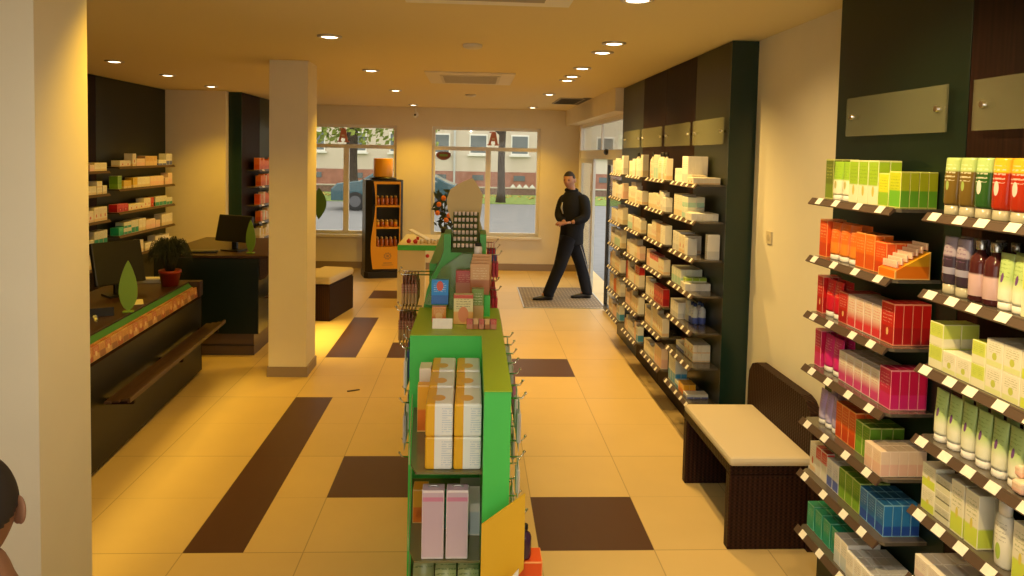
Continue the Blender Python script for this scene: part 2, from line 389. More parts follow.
# ------------------------------------------------------------------ product prototypes
PROTO = {}
def bevel_box_mesh(d, w_, h): return B(-d/2, d/2, -w_/2, w_/2, 0, h, bev=min(.0015, d*.04))
def ell(rx, ry, z, n=18, cx=0): return [(cx+rx*math.cos(2*PI*i/n), ry*math.sin(2*PI*i/n), z) for i in range(n)]
def proto(kind, d, w_, h, m, cap=None):
    key = (kind, round(d, 3), round(w_, 3), round(h, 3), m.name, cap.name if cap else '')
    if key in PROTO: return PROTO[key]
    cap = cap or white_pl
    if kind == 'carton':
        o = bevel_box_mesh(d, w_, h).build('carton', m)
    elif kind == 'tube':
        o = MB().loft([ell(d*.42, w_*.42, h*.14), ell(d*.44, w_*.44, h*.2), ell(d*.40, w_*.47, h*.5), ell(d*.22, w_*.5, h*.8), ell(d*.06, w_*.52, h*.97), ell(d*.05, w_*.52, h)]).build('cream_tube', m)
        MB().loft([ell(d*.38, w_*.38, 0), ell(d*.42, w_*.42, .004), ell(d*.40, w_*.40, h*.145)]).build('cap', cap, o)
    elif kind == 'bottle':
        o = MB().loft([ell(d*.46, w_*.46, 0), ell(d*.5, w_*.5, .006), ell(d*.5, w_*.5, h*.62), ell(d*.42, w_*.42, h*.72), ell(d*.2, w_*.2, h*.8), ell(d*.2, w_*.2, h*.84)]).build('bottle', m)
        MB().loft([ell(d*.24, w_*.24, h*.84), ell(d*.25, w_*.25, h*.85), ell(d*.25, w_*.25, h*.985), ell(d*.2, w_*.2, h)]).build('cap', cap, o)
    elif kind == 'flask':
        o = MB().loft([ell(d*.42, w_*.40, 0), ell(d*.46, w_*.44, .006), ell(d*.5, w_*.5, h*.3), ell(d*.5, w_*.5, h*.6), ell(d*.45, w_*.42, h*.76), ell(d*.40, w_*.34, h*.8)]).build('lotion_bottle', m)
        MB().loft([ell(d*.38, w_*.33, h*.8), ell(d*.38, w_*.33, h*.97), ell(d*.3, w_*.27, h)]).build('cap', cap, o)
    elif kind == 'shower':   # tall clear bottle standing on its cap, flat on top
        o = MB().loft([ell(d*.4, w_*.42, h*.17), ell(d*.46, w_*.48, h*.22), ell(d*.44, w_*.5, h*.6), ell(d*.3, w_*.5, h*.96), ell(d*.25, w_*.48, h)]).build('shower_gel_bottle', m)
        MB().loft([ell(d*.36, w_*.40, 0), ell(d*.4, w_*.43, .005), ell(d*.38, w_*.41, h*.175)]).build('cap', cap, o)
    elif kind == 'jar':
        o = MB().lathe([(w_*.46, 0), (w_*.5, .004), (w_*.5, h*.65), (w_*.42, h*.72)], n=16).build('jar', m)
        MB().lathe([(w_*.47, h*.70), (w_*.47, h*.97), (w_*.42, h)], n=16).build('lid', cap, o)
    PROTO[key] = o; o['_used'] = 0
    return o
KN = {'cosmetics on': 'cosmetics_carton', 'cartons on the long': 'medicine_carton', 'cartons on the left': 'remedy_carton', 'packs on the narrow': 'orange_pack'}
def put(kind, d, w_, h, m, loc, label, cat, group=None, cap=None, rz=0):
    p = proto(kind, d, w_, h, m, cap)
    if p['_used'] == 0: p['_used'] = 1; o = p; o.location = loc; o.rotation_euler.z = rz
    else: o = copy_tree(p, None, loc, rz)
    o.pop('group', None) if hasattr(o, 'pop') else None
    if kind == 'carton':
        for a, b in KN.items():
            if group and group.startswith(a): o.name = b
    return tag(o, label, cat, group)

# packaging prints ---------------------------------------------------------
CR = (.80, .72, .52)
P = {
 'cream': pack('print_cream', (.80, .74, .58), (.72, .58, .34), .3, (.35, .25, .12), (.85, .78, .62)),
 'white': pack('print_white', (.84, .80, .70), None, ink=(.2, .2, .25), edge=(.9, .86, .78)),
 'whitegrey': pack('print_white_grey', (.80, .77, .70), (.62, .60, .56), .35, (.25, .2, .2), (.9, .86, .8)),
 'ivory': pack('print_ivory', (.82, .74, .58), (.80, .56, .30), .22, (.4, .3, .15), (.88, .8, .65), blob=(.4, .13, (.6, .12, .05))),
 'mint': pack('print_mint', (.78, .80, .66), (.42, .66, .55), .5, (.1, .3, .25), (.88, .86, .75)),
 'redwhite': pack('print_red_white', (.62, .03, .02), (.82, .74, .6), .6, (.9, .8, .7), (.85, .75, .6)),
 'red': pack('print_red', (.55, .012, .010), (.42, .01, .012), .45, (.8, .4, .3), (.85, .35, .22), blob=(.3, .09, (.85, .5, .2))),
 'redpale': pack('print_red_pale', (.82, .62, .48), (.72, .04, .05), .55, (.7, .1, .1), (.9, .7, .6), soft=.15),
 'orange': pack('print_orange', (.80, .17, .01), (.70, .10, .01), .45, (.9, .5, .2), (.9, .42, .12)),
 'orangedeep': pack('print_orange_deep', (.75, .09, .01), (.62, .06, .01), .4, (.9, .5, .2), (.9, .4, .12)),
 'amber': pack('print_amber', (.85, .42, .02), (.80, .20, .01), .5, (.5, .15, .02), (.9, .6, .2)),
 'lime': pack('print_lime', (.52, .58, .02), (.16, .45, .03), .5, (.2, .3, .02), (.75, .75, .25)),
 'limeyellow': pack('print_lime_yellow', (.70, .68, .03), (.28, .50, .03), .45, (.2, .35, .02), (.8, .8, .3)),
 'green': pack('print_green', (.14, .32, .02), (.22, .42, .03), .4, (.5, .6, .1), (.6, .65, .2)),
 'olive': pack('print_olive', (.13, .17, .02), (.18, .26, .02), .4, (.5, .5, .1), (.6, .6, .2)),
 'limewhite': pack('print_lime_white', (.33, .52, .03), (.80, .80, .55), .45, (.2, .35, .02), (.8, .8, .5), blob=(.3, .12, (.6, .5, .1))),
 'magenta': pack('print_magenta', (.55, .01, .07), (.62, .02, .16), .4, (.8, .4, .4), (.85, .35, .40)),
 'pinkwhite': pack('print_pink_white', (.82, .70, .55), (.66, .06, .22), .62, (.6, .1, .2), (.9, .72, .65), soft=.18),
 'pinkpurple': pack('print_pink_purple', (.55, .03, .20), (.40, .03, .22), .5, (.8, .5, .6), (.85, .45, .55)),
 'lilac': pack('print_lilac', (.42, .27, .45), (.50, .40, .62), .4, (.25, .15, .4), (.6, .45, .6)),
 'peach': pack('print_peach', (.82, .62, .46), (.80, .50, .38), .5, (.6, .3, .2), (.92, .75, .6)),
 'blue': pack('print_blue', (.03, .20, .50), (.02, .08, .42), .35, (.4, .6, .8), (.30, .60, .78)),
 'bluewhite': pack('print_blue_white', (.78, .76, .72), (.10, .14, .45), .4, (.1, .1, .4), (.85, .8, .75)),
 'lightblue': pack('print_light_blue', (.72, .74, .70), (.08, .34, .60), .45, (.1, .2, .5), (.8, .8, .75)),
 'teal': pack('print_teal', (.02, .42, .22), (.02, .34, .20), .4, (.5, .8, .6), (.25, .65, .45)),
 'tealwhite': pack('print_teal_white', (.72, .70, .58), (.02, .30, .22), .45, (.1, .3, .2), (.8, .75, .6)),
 'limecream': pack('print_lime_cream', (.62, .70, .12), (.80, .78, .55), .4, (.2, .35, .05), (.82, .82, .5)),
 'creamlime': pack('print_cream_lime', (.80, .76, .58), (.62, .72, .08), .4, (.3, .35, .1), (.85, .82, .6), blob=(.42, .1, (.7, .6, .1))),
 'creamgreen': pack('print_cream_green', (.82, .78, .62), (.72, .76, .35), .25, (.3, .3, .1), (.88, .84, .68), blob=(.4, .14, (.55, .6, .1))),
 'greytea': pack('print_grey_tea', (.62, .60, .46), (.70, .68, .48), .5, (.2, .2, .1), (.8, .78, .62), band=(.42, .52, (.15, .15, .08))),
 'greyblue': pack('print_grey_blue', (.78, .74, .66), (.55, .62, .66), .5, (.2, .3, .4), (.85, .8, .72)),
 'creampink': pack('print_cream_pink', (.82, .74, .62), (.72, .56, .52), .4, (.45, .3, .45), (.88, .82, .72)),
 'yellow': pack('print_yellow', (.70, .46, .03), (.75, .6, .3), .3, (.4, .2, .02), (.8, .6, .2)),
 'tan': pack('print_tan', (.60, .38, .18), (.66, .46, .26), .5, (.3, .15, .05), (.72, .55, .35)),
 'brownbox': pack('print_brown', (.33, .16, .06), (.5, .3, .12), .5, (.1, .05, .02), (.5, .35, .2)),
}
TUBE_GREEN = pack('tube_green_white', (.45, .60, .22), (.82, .82, .62), .48, (.15, .3, .05), None, blob=(.50, .10, (.16, .06, .22)), soft=.12)
TUBE_LILAC = pack('tube_lilac', (.45, .30, .52), (.55, .48, .68), .45, (.3, .15, .4), None, soft=.2)
TUBE_ORANGE = pack('tube_orange', (.85, .16, .02), (.88, .26, .03), .4, (.9, .5, .2), None)
TUBE_RED = pack('tube_red', (.70, .02, .02), (.62, .01, .03), .5, (.9, .5, .3), None)
TUBE_MAG = pack('tube_magenta', (.66, .02, .16), (.72, .02, .20), .5, (.9, .5, .5), None)
TUBE_LIME = pack('tube_lime_white', (.32, .55, .04), (.84, .82, .60), .48, (.2, .4, .05), None, blob=(.3, .12, (.5, .45, .15)), soft=.03)
GEL_OLIVE = pack('gel_olive', (.42, .55, .20), (.16, .10, .02), .74, (.8, .8, .6), None, blob=(.42, .1, (.3, .4, .1)), rough=.15)
GEL_GREEN = pack('gel_green', (.42, .60, .22), (.03, .10, .02), .74, (.8, .8, .6), None, blob=(.42, .14, (.7, .65, .6)), rough=.15)
GEL_RED = pack('gel_red', (.80, .45, .03), (.40, .03, .01), .74, (.9, .7, .6), None, blob=(.42, .14, (.75, .6, .55)), rough=.15)
LAV = pack('bottle_lavender', (.38, .32, .40), (.05, .03, .05), .62, (.2, .1, .2), None, band=(.22, .36, (.35, .33, .45)), rough=.2)
TONIC = pack('bottle_tonic', (.07, .015, .015), (.62, .42, .42), .56, (.3, .1, .15), None, band=(0, .12, (.06, .012, .015)), rough=.12, lines=False)
LOTION = pack('bottle_lotion', (.80, .78, .66), None, ink=(.3, .3, .25), edge=None, blob=(.3, .16, (.42, .58, .08)), rough=.3)
LIMEBOT = pack('bottle_lime', (.62, .72, .08), (.52, .64, .06), .5, (.3, .4, .05), None, rough=.25)
clear_cap = mat('clear_pale_cap', (.62, .58, .42), .15, trans=.3)
silver_cap = mat('silver_cap', (.6, .58, .52), .25, metal=.9)

ORD = ['first', 'second', 'third', 'fourth', 'fifth', 'sixth', 'seventh', 'eighth', 'ninth', 'tenth', 'eleventh', 'twelfth', 'thirteenth', 'fourteenth', 'fifteenth', 'sixteenth', 'seventeenth', 'eighteenth', 'nineteenth', 'twentieth'] + ['twenty-'+a for a in ('first', 'second', 'third', 'fourth', 'fifth', 'sixth', 'seventh', 'eighth', 'ninth')] + ['thirtieth'] + ['thirty-'+a for a in ('first', 'second', 'third', 'fourth', 'fifth', 'sixth', 'seventh', 'eighth', 'ninth')]
SHN = ['top shelf', 'second shelf', 'third shelf', 'fourth shelf', 'fifth shelf', 'sixth shelf', 'seventh shelf', 'lowest shelf']

# ------------------------------------------------------------------ wall units with shelves
def wall_unit(name, label, side, xp, thick, y0, y1, panels, z1=H-.005):
    """side +1: panel on the right wall facing -X; -1: on the left wall facing +X"""
    t = thing(name, label, 'shelving unit', (xp, y0, 0))
    a, b = (.002, thick) if side > 0 else (-thick, -.002)
    for (pa, pb, m) in panels:
        B(a, b, pa-y0, pb-y0-.004, .0, z1, bev=.002).build('back_panel', m, t)
    return t
def shelf(unit, side, yA, yB, z, depth=.19, nlab=4, lab=(.055, .034), m=shelf_m, wide_label=None):
    """yA near end, yB far end, in world; child of unit"""
    ox, oy = unit.location.x, unit.location.y
    s = -side
    c = .03
    poly = [(0, yA-oy), (s*(depth-c), yA-oy), (s*depth, yA-oy+c), (s*depth, yB-oy-c), (s*(depth-c), yB-oy), (0, yB-oy)]
    o = MB().prism(poly, z-.012, z).build('shelf', m, unit)
    x = s*depth
    rl = MB(); a = R(35)
    prof = [(x-s*.004, z+.004), (x+s*.016, z-.022), (x+s*.012, z-.026), (x-s*.012, z-.004)]
    rl.prism(prof, yA-oy+.004, yB-oy-.004, 'y'); rl.build('price_rail', rail_m, o)
    dx, dz = s*.020, -.026; L = math.hypot(dx, dz); nx, nz = -dz/L*s, dx/L*s
    nx, nz = s*abs(dz)/L, abs(dx)/L
    n = nlab; span = (yB-yA)
    for k in range(n):
        yc = yA-oy+span*(k+.5)/n + random.uniform(-.015, .015); hw = lab[0]/2
        if wide_label and k in wide_label: hw *= 1.9
        p0 = Vector((x-s*.004+nx*.0015, 0, z+.004+nz*.0015)); p1 = Vector((x+s*.015+nx*.0015, 0, z-.0205+nz*.0015))
        mb = MB(); q = [Vector((p0.x, yc-hw, p0.z)), Vector((p0.x, yc+hw, p0.z)), Vector((p1.x, yc+hw, p1.z)), Vector((p1.x, yc-hw, p1.z))]
        nn = Vector((nx, 0, nz))*.0012
        vs = [mb.bm.verts.new(p) for p in q] + [mb.bm.verts.new(p+nn) for p in q]
        for f in ((0, 1, 2, 3), (4, 5, 6, 7), (0, 1, 5, 4), (1, 2, 6, 5), (2, 3, 7, 6), (3, 0, 4, 7)): mb.bm.faces.new([vs[i] for i in f])
        mb.build('price_label', label_m, o)
    return o
def glass_sign(unit, yA, yB, z0, z1, x=-.03):
    oy = unit.location.y
    g = B(x-.004, x+.004, yA-oy, yB-oy, z0, z1).build('glass_sign', glass_sign_m, unit)
    for yy in (yA-oy+.05, yB-oy-.05):
        MB().tube([(x-.012, yy, (z0+z1)/2), (-.001, yy, (z0+z1)/2)], .011, 12).build('bolt', chrome, g)

XP = 1.69
near = wall_unit('shelving_unit', 'tall dark green and brown shelving wall of cosmetics at the right edge', 1, XP, .178, .9, 3.40,
                 [(.9, 2.476, brown_lam), (2.476, 3.40, green_lam)])
mid = wall_unit('shelving_unit', 'long dark green and brown shelving wall of pale cartons beyond bench', 1, XP, .178, 4.86, 8.40,
                [(4.86, 5.63, olive_lam), (5.63, 6.5, brown_lam), (6.5, 7.37, brown_lam), (7.37, 8.40, olive_lam)])
B(-.001, .179, -.012, -.0, 0, H-.005).build('end_panel', mat('end_panel_green', (.008, .028, .020), .25), mid)
for a, b in ((2.54, 3.24), (1.70, 2.40)): glass_sign(near, a, b, 2.147, 2.315)
for a, b in ((4.81+.07, 5.57), (5.65, 6.40), (6.5, 7.29), (7.37, 8.17)): glass_sign(mid, a, b, 2.135, 2.315)
ZS = [1.87, 1.615, 1.365, 1.125, .882, .645, .385]
for z in ZS:
    shelf(near, 1, 2.565, 3.215, z, nlab=4, lab=(.044, .03)); shelf(near, 1, 1.70, 2.378, z, nlab=6, lab=(.048, .03))
MIDB = [(4.90, 5.55), (5.73, 6.37), (6.56, 7.20), (7.42, 8.06)]
ZM = [1.86, 1.61, 1.35, 1.105, .852, .61, .352]
for a, b in MIDB:
    for z in ZM: shelf(mid, 1, a, b, z, nlab=5, lab=(.036, .03))

SEQ = {}
def row(unit_name, si, z, yA, items, side=1, xfront=1.545, grp='products', yB=None):
    """items run from the far end towards the camera: (kind, print, d, w, h, rows deep, count along Y, stack, colour words, cat[, cap[, gap]])"""
    y = yA; nth = SEQ.get((unit_name, si), 0); kw = 1
    if yB is not None: kw = (yA-yB-sum(it[6]*.003 for it in items))/sum(it[6]*it[2+1] for it in items)
    for it in items:
        kind, pm, d, w_, h, nd, na, ns, desc, cat = it[:10]
        cap = it[10] if len(it) > 10 else None; xf = it[11] if len(it) > 11 and it[11] is not None else xfront; gap = it[12] if len(it) > 12 else .003
        m = P[pm] if isinstance(pm, str) else pm
        w_ = round(w_*kw, 3)
        if xf+nd*(d+.001) > 1.687: d = round((1.687-xf)/nd-.0015, 4)
        for a in range(na):
            y -= w_/2
            for k in range(nd):
                for q in range(ns):
                    x = xf + side*(d/2 + k*(d+.001))
                    rowt = '' if nd == 1 else (', %s row' % (['front', 'second', 'third', 'back', 'rear'][k] if k < 5 else 'back'))
                    stk = '' if ns == 1 else (', upper' if q == ns-1 else ', lower' if q == 0 else ', middle')
                    lb = '%s%s%s, %s along, %s, %s' % (desc, stk, rowt, ORD[min(nth, 38)], SHN[si], unit_name)
                    put(kind, d, w_, h, m, (x, y, z+.0005+q*(h+.0005)), lb, cat, grp, cap)
            y -= w_/2+gap; nth += 1
    SEQ[(unit_name, si)] = nth
U1 = 'bay beside bench'; G1 = 'cosmetics on the bay beside the bench'
T = 'carton'
row(U1, 0, ZS[0], 3.21, [(T, 'olive', .036, .05, .175, 3, 1, 1, 'olive green carton', 'carton', None, 1.56), ('tube', TUBE_LIME, .04, .055, .165, 1, 2, 1, 'green and white tube', 'tube'),
    (T, 'limewhite', .045, .05, .172, 2, 3, 1, 'lime and white carton', 'carton'), (T, 'limeyellow', .036, .05, .125, 4, 1, 1, 'yellow green carton', 'carton'),
    (T, 'lime', .036, .052, .133, 4, 1, 1, 'lime green carton', 'carton')], grp=G1, yB=2.60)
row(U1, 1, ZS[1], 3.21, [(T, 'orangedeep', .042, .05, .165, 2, 1, 1, 'orange carton', 'carton'), ('tube', TUBE_ORANGE, .045, .058, .16, 2, 3, 1, 'orange tube', 'tube'),
    (T, 'orange', .036, .05, .14, 2, 2, 1, 'orange carton', 'carton'), (T, 'orangedeep', .036, .06, .12, 4, 1, 1, 'deep orange carton', 'carton')], grp=G1, yB=2.67)
row(U1, 2, ZS[2], 3.21, [(T, 'red', .04, .045, .165, 2, 1, 1, 'dark red carton', 'carton'), ('tube', TUBE_RED, .042, .055, .16, 2, 2, 1, 'red tube', 'tube'),
    (T, 'red', .042, .06, .13, 4, 1, 1, 'red carton', 'carton'), (T, 'redpale', .04, .048, .13, 3, 4, 1, 'pale red shaded carton', 'carton'), (T, 'red', .04, .07, .155, 4, 1, 1, 'deep red carton', 'carton')], grp=G1, yB=2.60)
row(U1, 3, ZS[3], 3.21, [(T, 'magenta', .04, .045, .165, 2, 1, 1, 'magenta carton', 'carton'), ('tube', TUBE_MAG, .045, .06, .16, 2, 2, 1, 'magenta tube', 'tube'),
    (T, 'pinkwhite', .04, .046, .125, 4, 5, 1, 'pink and cream carton', 'carton'), (T, 'magenta', .04, .06, .15, 4, 1, 1, 'magenta carton', 'carton')], grp=G1, yB=2.60)
row(U1, 4, ZS[4], 3.17, [('tube', TUBE_LILAC, .045, .055, .15, 2, 3, 1, 'lilac tube', 'tube'), (T, 'orangedeep', .04, .05, .15, 2, 3, 1, 'orange carton', 'carton'),
    (T, 'green', .045, .05, .13, 3, 2, 1, 'green carton', 'carton')], grp=G1, yB=2.72)
row(U1, 4, ZS[4], 2.70, [(T, 'peach', .034, .055, .095, 5, 2, 1, 'peach carton', 'carton', None, 1.512)], grp=G1)
row(U1, 5, ZS[5], 3.21, [(T, 'ivory', .04, .05, .13, 1, 1, 1, 'white carton with orange foot', 'carton'), (T, 'redwhite', .035, .045, .13, 1, 2, 1, 'red topped white carton', 'carton'),
    (T, 'bluewhite', .04, .045, .12, 2, 2, 1, 'blue and white carton', 'carton'), (T, 'green', .04, .05, .125, 3, 3, 1, 'green carton', 'carton'),
    (T, 'blue', .04, .05, .12, 4, 3, 1, 'blue carton', 'carton')], grp=G1, yB=2.60)
row(U1, 6, ZS[6], 3.21, [(T, 'teal', .045, .055, .11, 2, 4, 1, 'teal carton', 'carton', None, None, .012), (T, 'greyblue', .045, .045, .12, 3, 2, 1, 'pale grey blue carton', 'carton', None, 1.52),
    (T, 'whitegrey', .04, .05, .105, 4, 4, 1, 'white carton with grey foot', 'carton', None, 1.515)], grp=G1, yB=2.60)
# orange tea sampler tray beside the orange cartons
t = thing('sample_tray', 'open orange tray of small sachets on the second shelf near the camera end', 'tray', (1.55, 2.625, ZS[1]+.001))
mb = MB(); mb.prism([(-.03, 0), (.10, 0), (.10, .10), (-.03, .03)], -.055, .055, 'y'); mb.build('tray', P['amber'], t)
for k in range(7):
    B(-.02+k*.018, -.013+k*.018, -.045, .045, .04+k*.011, .065+k*.011, bev=.001).build('sachet', P['peach'], t)

U2 = 'bay nearest camera'; G2 = 'cosmetics on the bay nearest the camera'
row(U2, 0, ZS[0], 2.36, [('shower', GEL_OLIVE, .05, .072, .185, 1, 2, 1, 'amber bottle with green top', 'bottle', clear_cap), ('shower', GEL_GREEN, .05, .072, .185, 2, 1, 1, 'dark green bottle', 'bottle', clear_cap),
    ('shower', GEL_RED, .05, .072, .185, 1, 2, 1, 'red and orange bottle', 'bottle', clear_cap), ('flask', LIMEBOT, .05, .07, .15, 1, 3, 1, 'lime green bottle', 'bottle', mat('lime_cap', (.5, .6, .1), .3))], grp=G2, xfront=1.53)
row(U2, 1, ZS[1], 2.345, [('shower', LAV, .05, .062, .185, 2, 2, 1, 'lilac and dark bottle', 'bottle', clear_cap), ('bottle', TONIC, .062, .062, .19, 2, 2, 1, 'dark red tonic bottle with silver cap', 'bottle', silver_cap),
    ('tube', TUBE_GREEN, .045, .055, .165, 2, 2, 1, 'green and cream tube', 'tube'), (T, 'limecream', .05, .07, .20, 2, 4, 1, 'lime and cream carton', 'carton')], grp=G2, xfront=1.53)
row(U2, 2, ZS[2], 2.36, [(T, 'limecream', .06, .07, .075, 2, 1, 2, 'lime and cream jar carton', 'carton'), (T, 'creamgreen', .06, .065, .07, 2, 2, 1, 'cream jar carton', 'carton'),
    (T, 'limecream', .06, .06, .07, 2, 1, 2, 'lime jar carton', 'carton'), (T, 'creamgreen', .065, .068, .08, 2, 2, 2, 'cream jar carton', 'carton'), (T, 'creamlime', .065, .07, .08, 2, 2, 2, 'cream and lime jar carton', 'carton')], grp=G2, xfront=1.525)
row(U2, 3, ZS[3], 2.345, [('tube', TUBE_GREEN, .045, .060, .17, 1, 7, 1, 'green and cream tube', 'tube', None, None, .008)], grp=G2, xfront=1.53)
row(U2, 3, ZS[3], 2.32, [('tube', TUBE_GREEN, .045, .052, .16, 1, 7, 1, 'green and cream tube, back row', 'tube', None, 1.60, .016)], grp=G2, xfront=1.6)
row(U2, 4, ZS[4], 2.36, [(T, 'creamlime', .065, .07, .078, 1, 1, 2, 'cream and lime tea carton', 'carton'), (T, 'greytea', .07, .075, .048, 2, 1, 3, 'flat cream carton', 'carton'),
    (T, 'creamlime', .05, .06, .165, 2, 2, 1, 'tall cream and lime carton', 'carton', None, None, .008)], grp=G2, xfront=1.525)
row(U2, 4, ZS[4], 2.03, [('flask', LOTION, .04, .065, .19, 1, 1, 1, 'white lotion bottle with green spot', 'bottle')], grp=G2, xfront=1.525)
row(U2, 4, ZS[4], 1.94, [(T, 'creamlime', .05, .06, .165, 2, 2, 1, 'tall cream and lime carton, near end', 'carton')], grp=G2, xfront=1.525)
row(U2, 5, ZS[5], 2.36, [(T, 'creampink', .05, .07, .075, 3, 8, 1, 'pale pink cream carton', 'carton', None, 1.515)], grp=G2)
row(U2, 6, ZS[6], 2.36, [(T, 'white', .06, .07, .12, 2, 8, 1, 'white carton', 'carton')], grp=G2, xfront=1.53)
# round soap jars on fourth shelf, nearest end
t = thing('soap_basket', 'small pack of pink and cream soaps on the fourth shelf, nearest end', 'soap', (1.56, 1.93, ZS[3]+.001))
for k, (x, y, z) in enumerate(((-.02, 0, .02), (.03, .01, .02), (0, -.04, .02), (0, .03, .055), (.02, -.02, .055))):
    MB().box(x-.024, x+.024, y-.02, y+.02, z-.018, z+.018, bev=.008).build('soap', P['peach'], t)

# mid unit products ---------------------------------------------------------
MG = 'cartons on the long shelving wall'
mids = ['cream', 'white', 'ivory', 'cream', 'whitegrey', 'ivory', 'white', 'tan', 'cream', 'mint', 'ivory', 'white', 'cream', 'peach', 'whitegrey']
CW = {'cream': 'cream carton', 'white': 'white carton', 'ivory': 'ivory carton with orange foot', 'whitegrey': 'white and grey carton', 'mint': 'mint and cream carton', 'redwhite': 'red topped carton', 'red': 'red carton',
      'orange': 'orange carton', 'lightblue': 'light blue and white carton', 'blue': 'blue carton', 'bluewhite': 'blue and white carton', 'green': 'green carton', 'limewhite': 'lime and white carton', 'amber': 'amber carton',
      'yellow': 'yellow carton', 'tan': 'tan carton', 'brownbox': 'brown carton', 'tealwhite': 'teal and cream carton', 'teal': 'teal carton', 'greyblue': 'pale blue carton', 'orangedeep': 'deep orange carton', 'peach': 'peach carton'}
def midshelf(bi, si, spec):
    a, b = MIDB[bi]; un = ['first', 'second', 'third', 'fourth'][bi] + ' bay past bench'
    row(un, si, ZM[si], b-.01, [(s[0], s[1], s[2], s[3], s[4], s[5], s[6], s[7], (CW.get(s[1], 'pale carton') if s[0] == T else 'cream bottle with dark cap'), 'carton' if s[0] == T else 'bottle') + tuple(s[8:]) for s in spec], grp=MG, xfront=1.525)
# first bay (nearest), modelled shelf by shelf
midshelf(0, 0, [(T, 'white', .05, .06, .10, 2, 3, 1), (T, 'whitegrey', .028, .07, .19, 5, 2, 1), (T, 'ivory', .05, .05, .06, 2, 2, 1), (T, 'ivory', .037, .07, .045, 5, 2, 1, None, 1.49)])
midshelf(0, 1, [(T, 'cream', .05, .07, .16, 2, 3, 1), (T, 'mint', .06, .07, .075, 2, 2, 2), (T, 'ivory', .05, .06, .05, 3, 1, 1), (T, 'white', .037, .07, .05, 5, 2, 1, None, 1.49)])
midshelf(0, 2, [(T, 'whitegrey', .06, .08, .14, 2, 2, 1), (T, 'ivory', .06, .075, .13, 2, 2, 1), (T, 'white', .07, .07, .12, 1, 1, 1)])
row('first bay past bench', 2, ZM[2], 4.99, [(T, 'whitegrey', .085, .05, .17, 1, 1, 1, 'tall white and gold carton', 'carton', None, 1.60)], grp=MG)
midshelf(0, 3, [(T, 'mint', .04, .08, .12, 4, 3, 1), (T, 'white', .05, .06, .04, 3, 1, 1), (T, 'limewhite', .05, .06, .04, 3, 1, 2), (T, 'white', .036, .07, .05, 5, 1, 1, None, 1.5)])
midshelf(0, 4, [(T, 'whitegrey', .05, .065, .12, 3, 3, 1), (T, 'cream', .05, .06, .15, 1, 1, 1, None, 1.58), ('bottle', P['bluewhite'], .06, .055, .15, 2, 2, 1, mat('blue_cap', (.01, .03, .15), .3), 1.58)])
midshelf(0, 5, [(T, 'orange', .04, .06, .05, 1, 1, 1, None, 1.62), (T, 'bluewhite', .03, .05, .055, 4, 4, 1, None, 1.56), (T, 'ivory', .03, .07, .06, 4, 3, 2, None, 1.56)])
midshelf(0, 6, [(T, 'lightblue', .045, .06, .19, 2, 3, 1), (T, 'lightblue', .05, .09, .05, 2, 1, 1), (T, 'amber', .045, .06, .07, 2, 2, 1), (T, 'bluewhite', .05, .09, .03, 3, 1, 1)])
for bi in (1, 2, 3):
    for si in range(7):
        spec = []; yy = MIDB[bi][1]-MIDB[bi][0]-.03; hs = [.20, .18, .18, .18, .19, .18, .16][si]
        while yy > .06:
            w_ = random.choice([.035, .045, .055, .07]); n = random.choice([1, 2, 3, 4]); n = min(n, int(yy/(w_+.003)))
            if n < 1: break
            pr_ = random.choice(mids)
            if si == 4 and bi in (1, 2) and random.random() < .6: pr_ = random.choice(['redwhite', 'red'])
            if si == 3 and bi == 1 and random.random() < .2: pr_ = 'redwhite'
            if si >= 5 and random.random() < .25: pr_ = random.choice(['orange', 'ivory', 'peach'])
            if si == 6 and random.random() < .25: pr_ = 'lightblue'
            h = round((hs*random.uniform(.62, 1.05))/.01)*.01
            if si == 0 and random.random() < .35:
                spec.append(('bottle', P['cream'], .05, .05, round(hs*1.1, 2), 1, 1, 1, black_pl)); yy -= .055; continue
            spec.append((T, pr_, .055, w_, h, 1, n, 1)); yy -= n*(w_+.003)
        midshelf(bi, si, spec)

# ------------------------------------------------------------------ left shelving
XL = -4.20
lu = wall_unit('shelving_unit', 'dark green and brown shelving wall behind the left counter', -1, XL, .095, 5.0, 10.39, [(5.0, 8.52, brown_lam), (8.52, 10.39, olive_lam)])
ZL = [1.80, 1.545, 1.28, 1.01, .75]
LB = [(6.9, 8.42), (8.62, 10.2)]
dshelf = mat('dark_shelf', (.03, .02, .015), .3)
for a, b in LB:
    for z in (ZL if a > 8 else [1.76, 1.51, 1.22, .96, .72]): shelf(lu, -1, a, b, z, nlab=0, m=dshelf)
LG = 'cartons on the left shelving wall'
lp = [['cream', 'ivory', 'peach', 'tan', 'bluewhite'], ['green', 'yellow', 'cream', 'tan', 'peach'], ['red', 'red', 'ivory', 'red', 'tealwhite'], ['teal', 'tealwhite', 'tealwhite', 'peach', 'cream'], ['red', 'redwhite', 'cream', 'cream', 'white']]
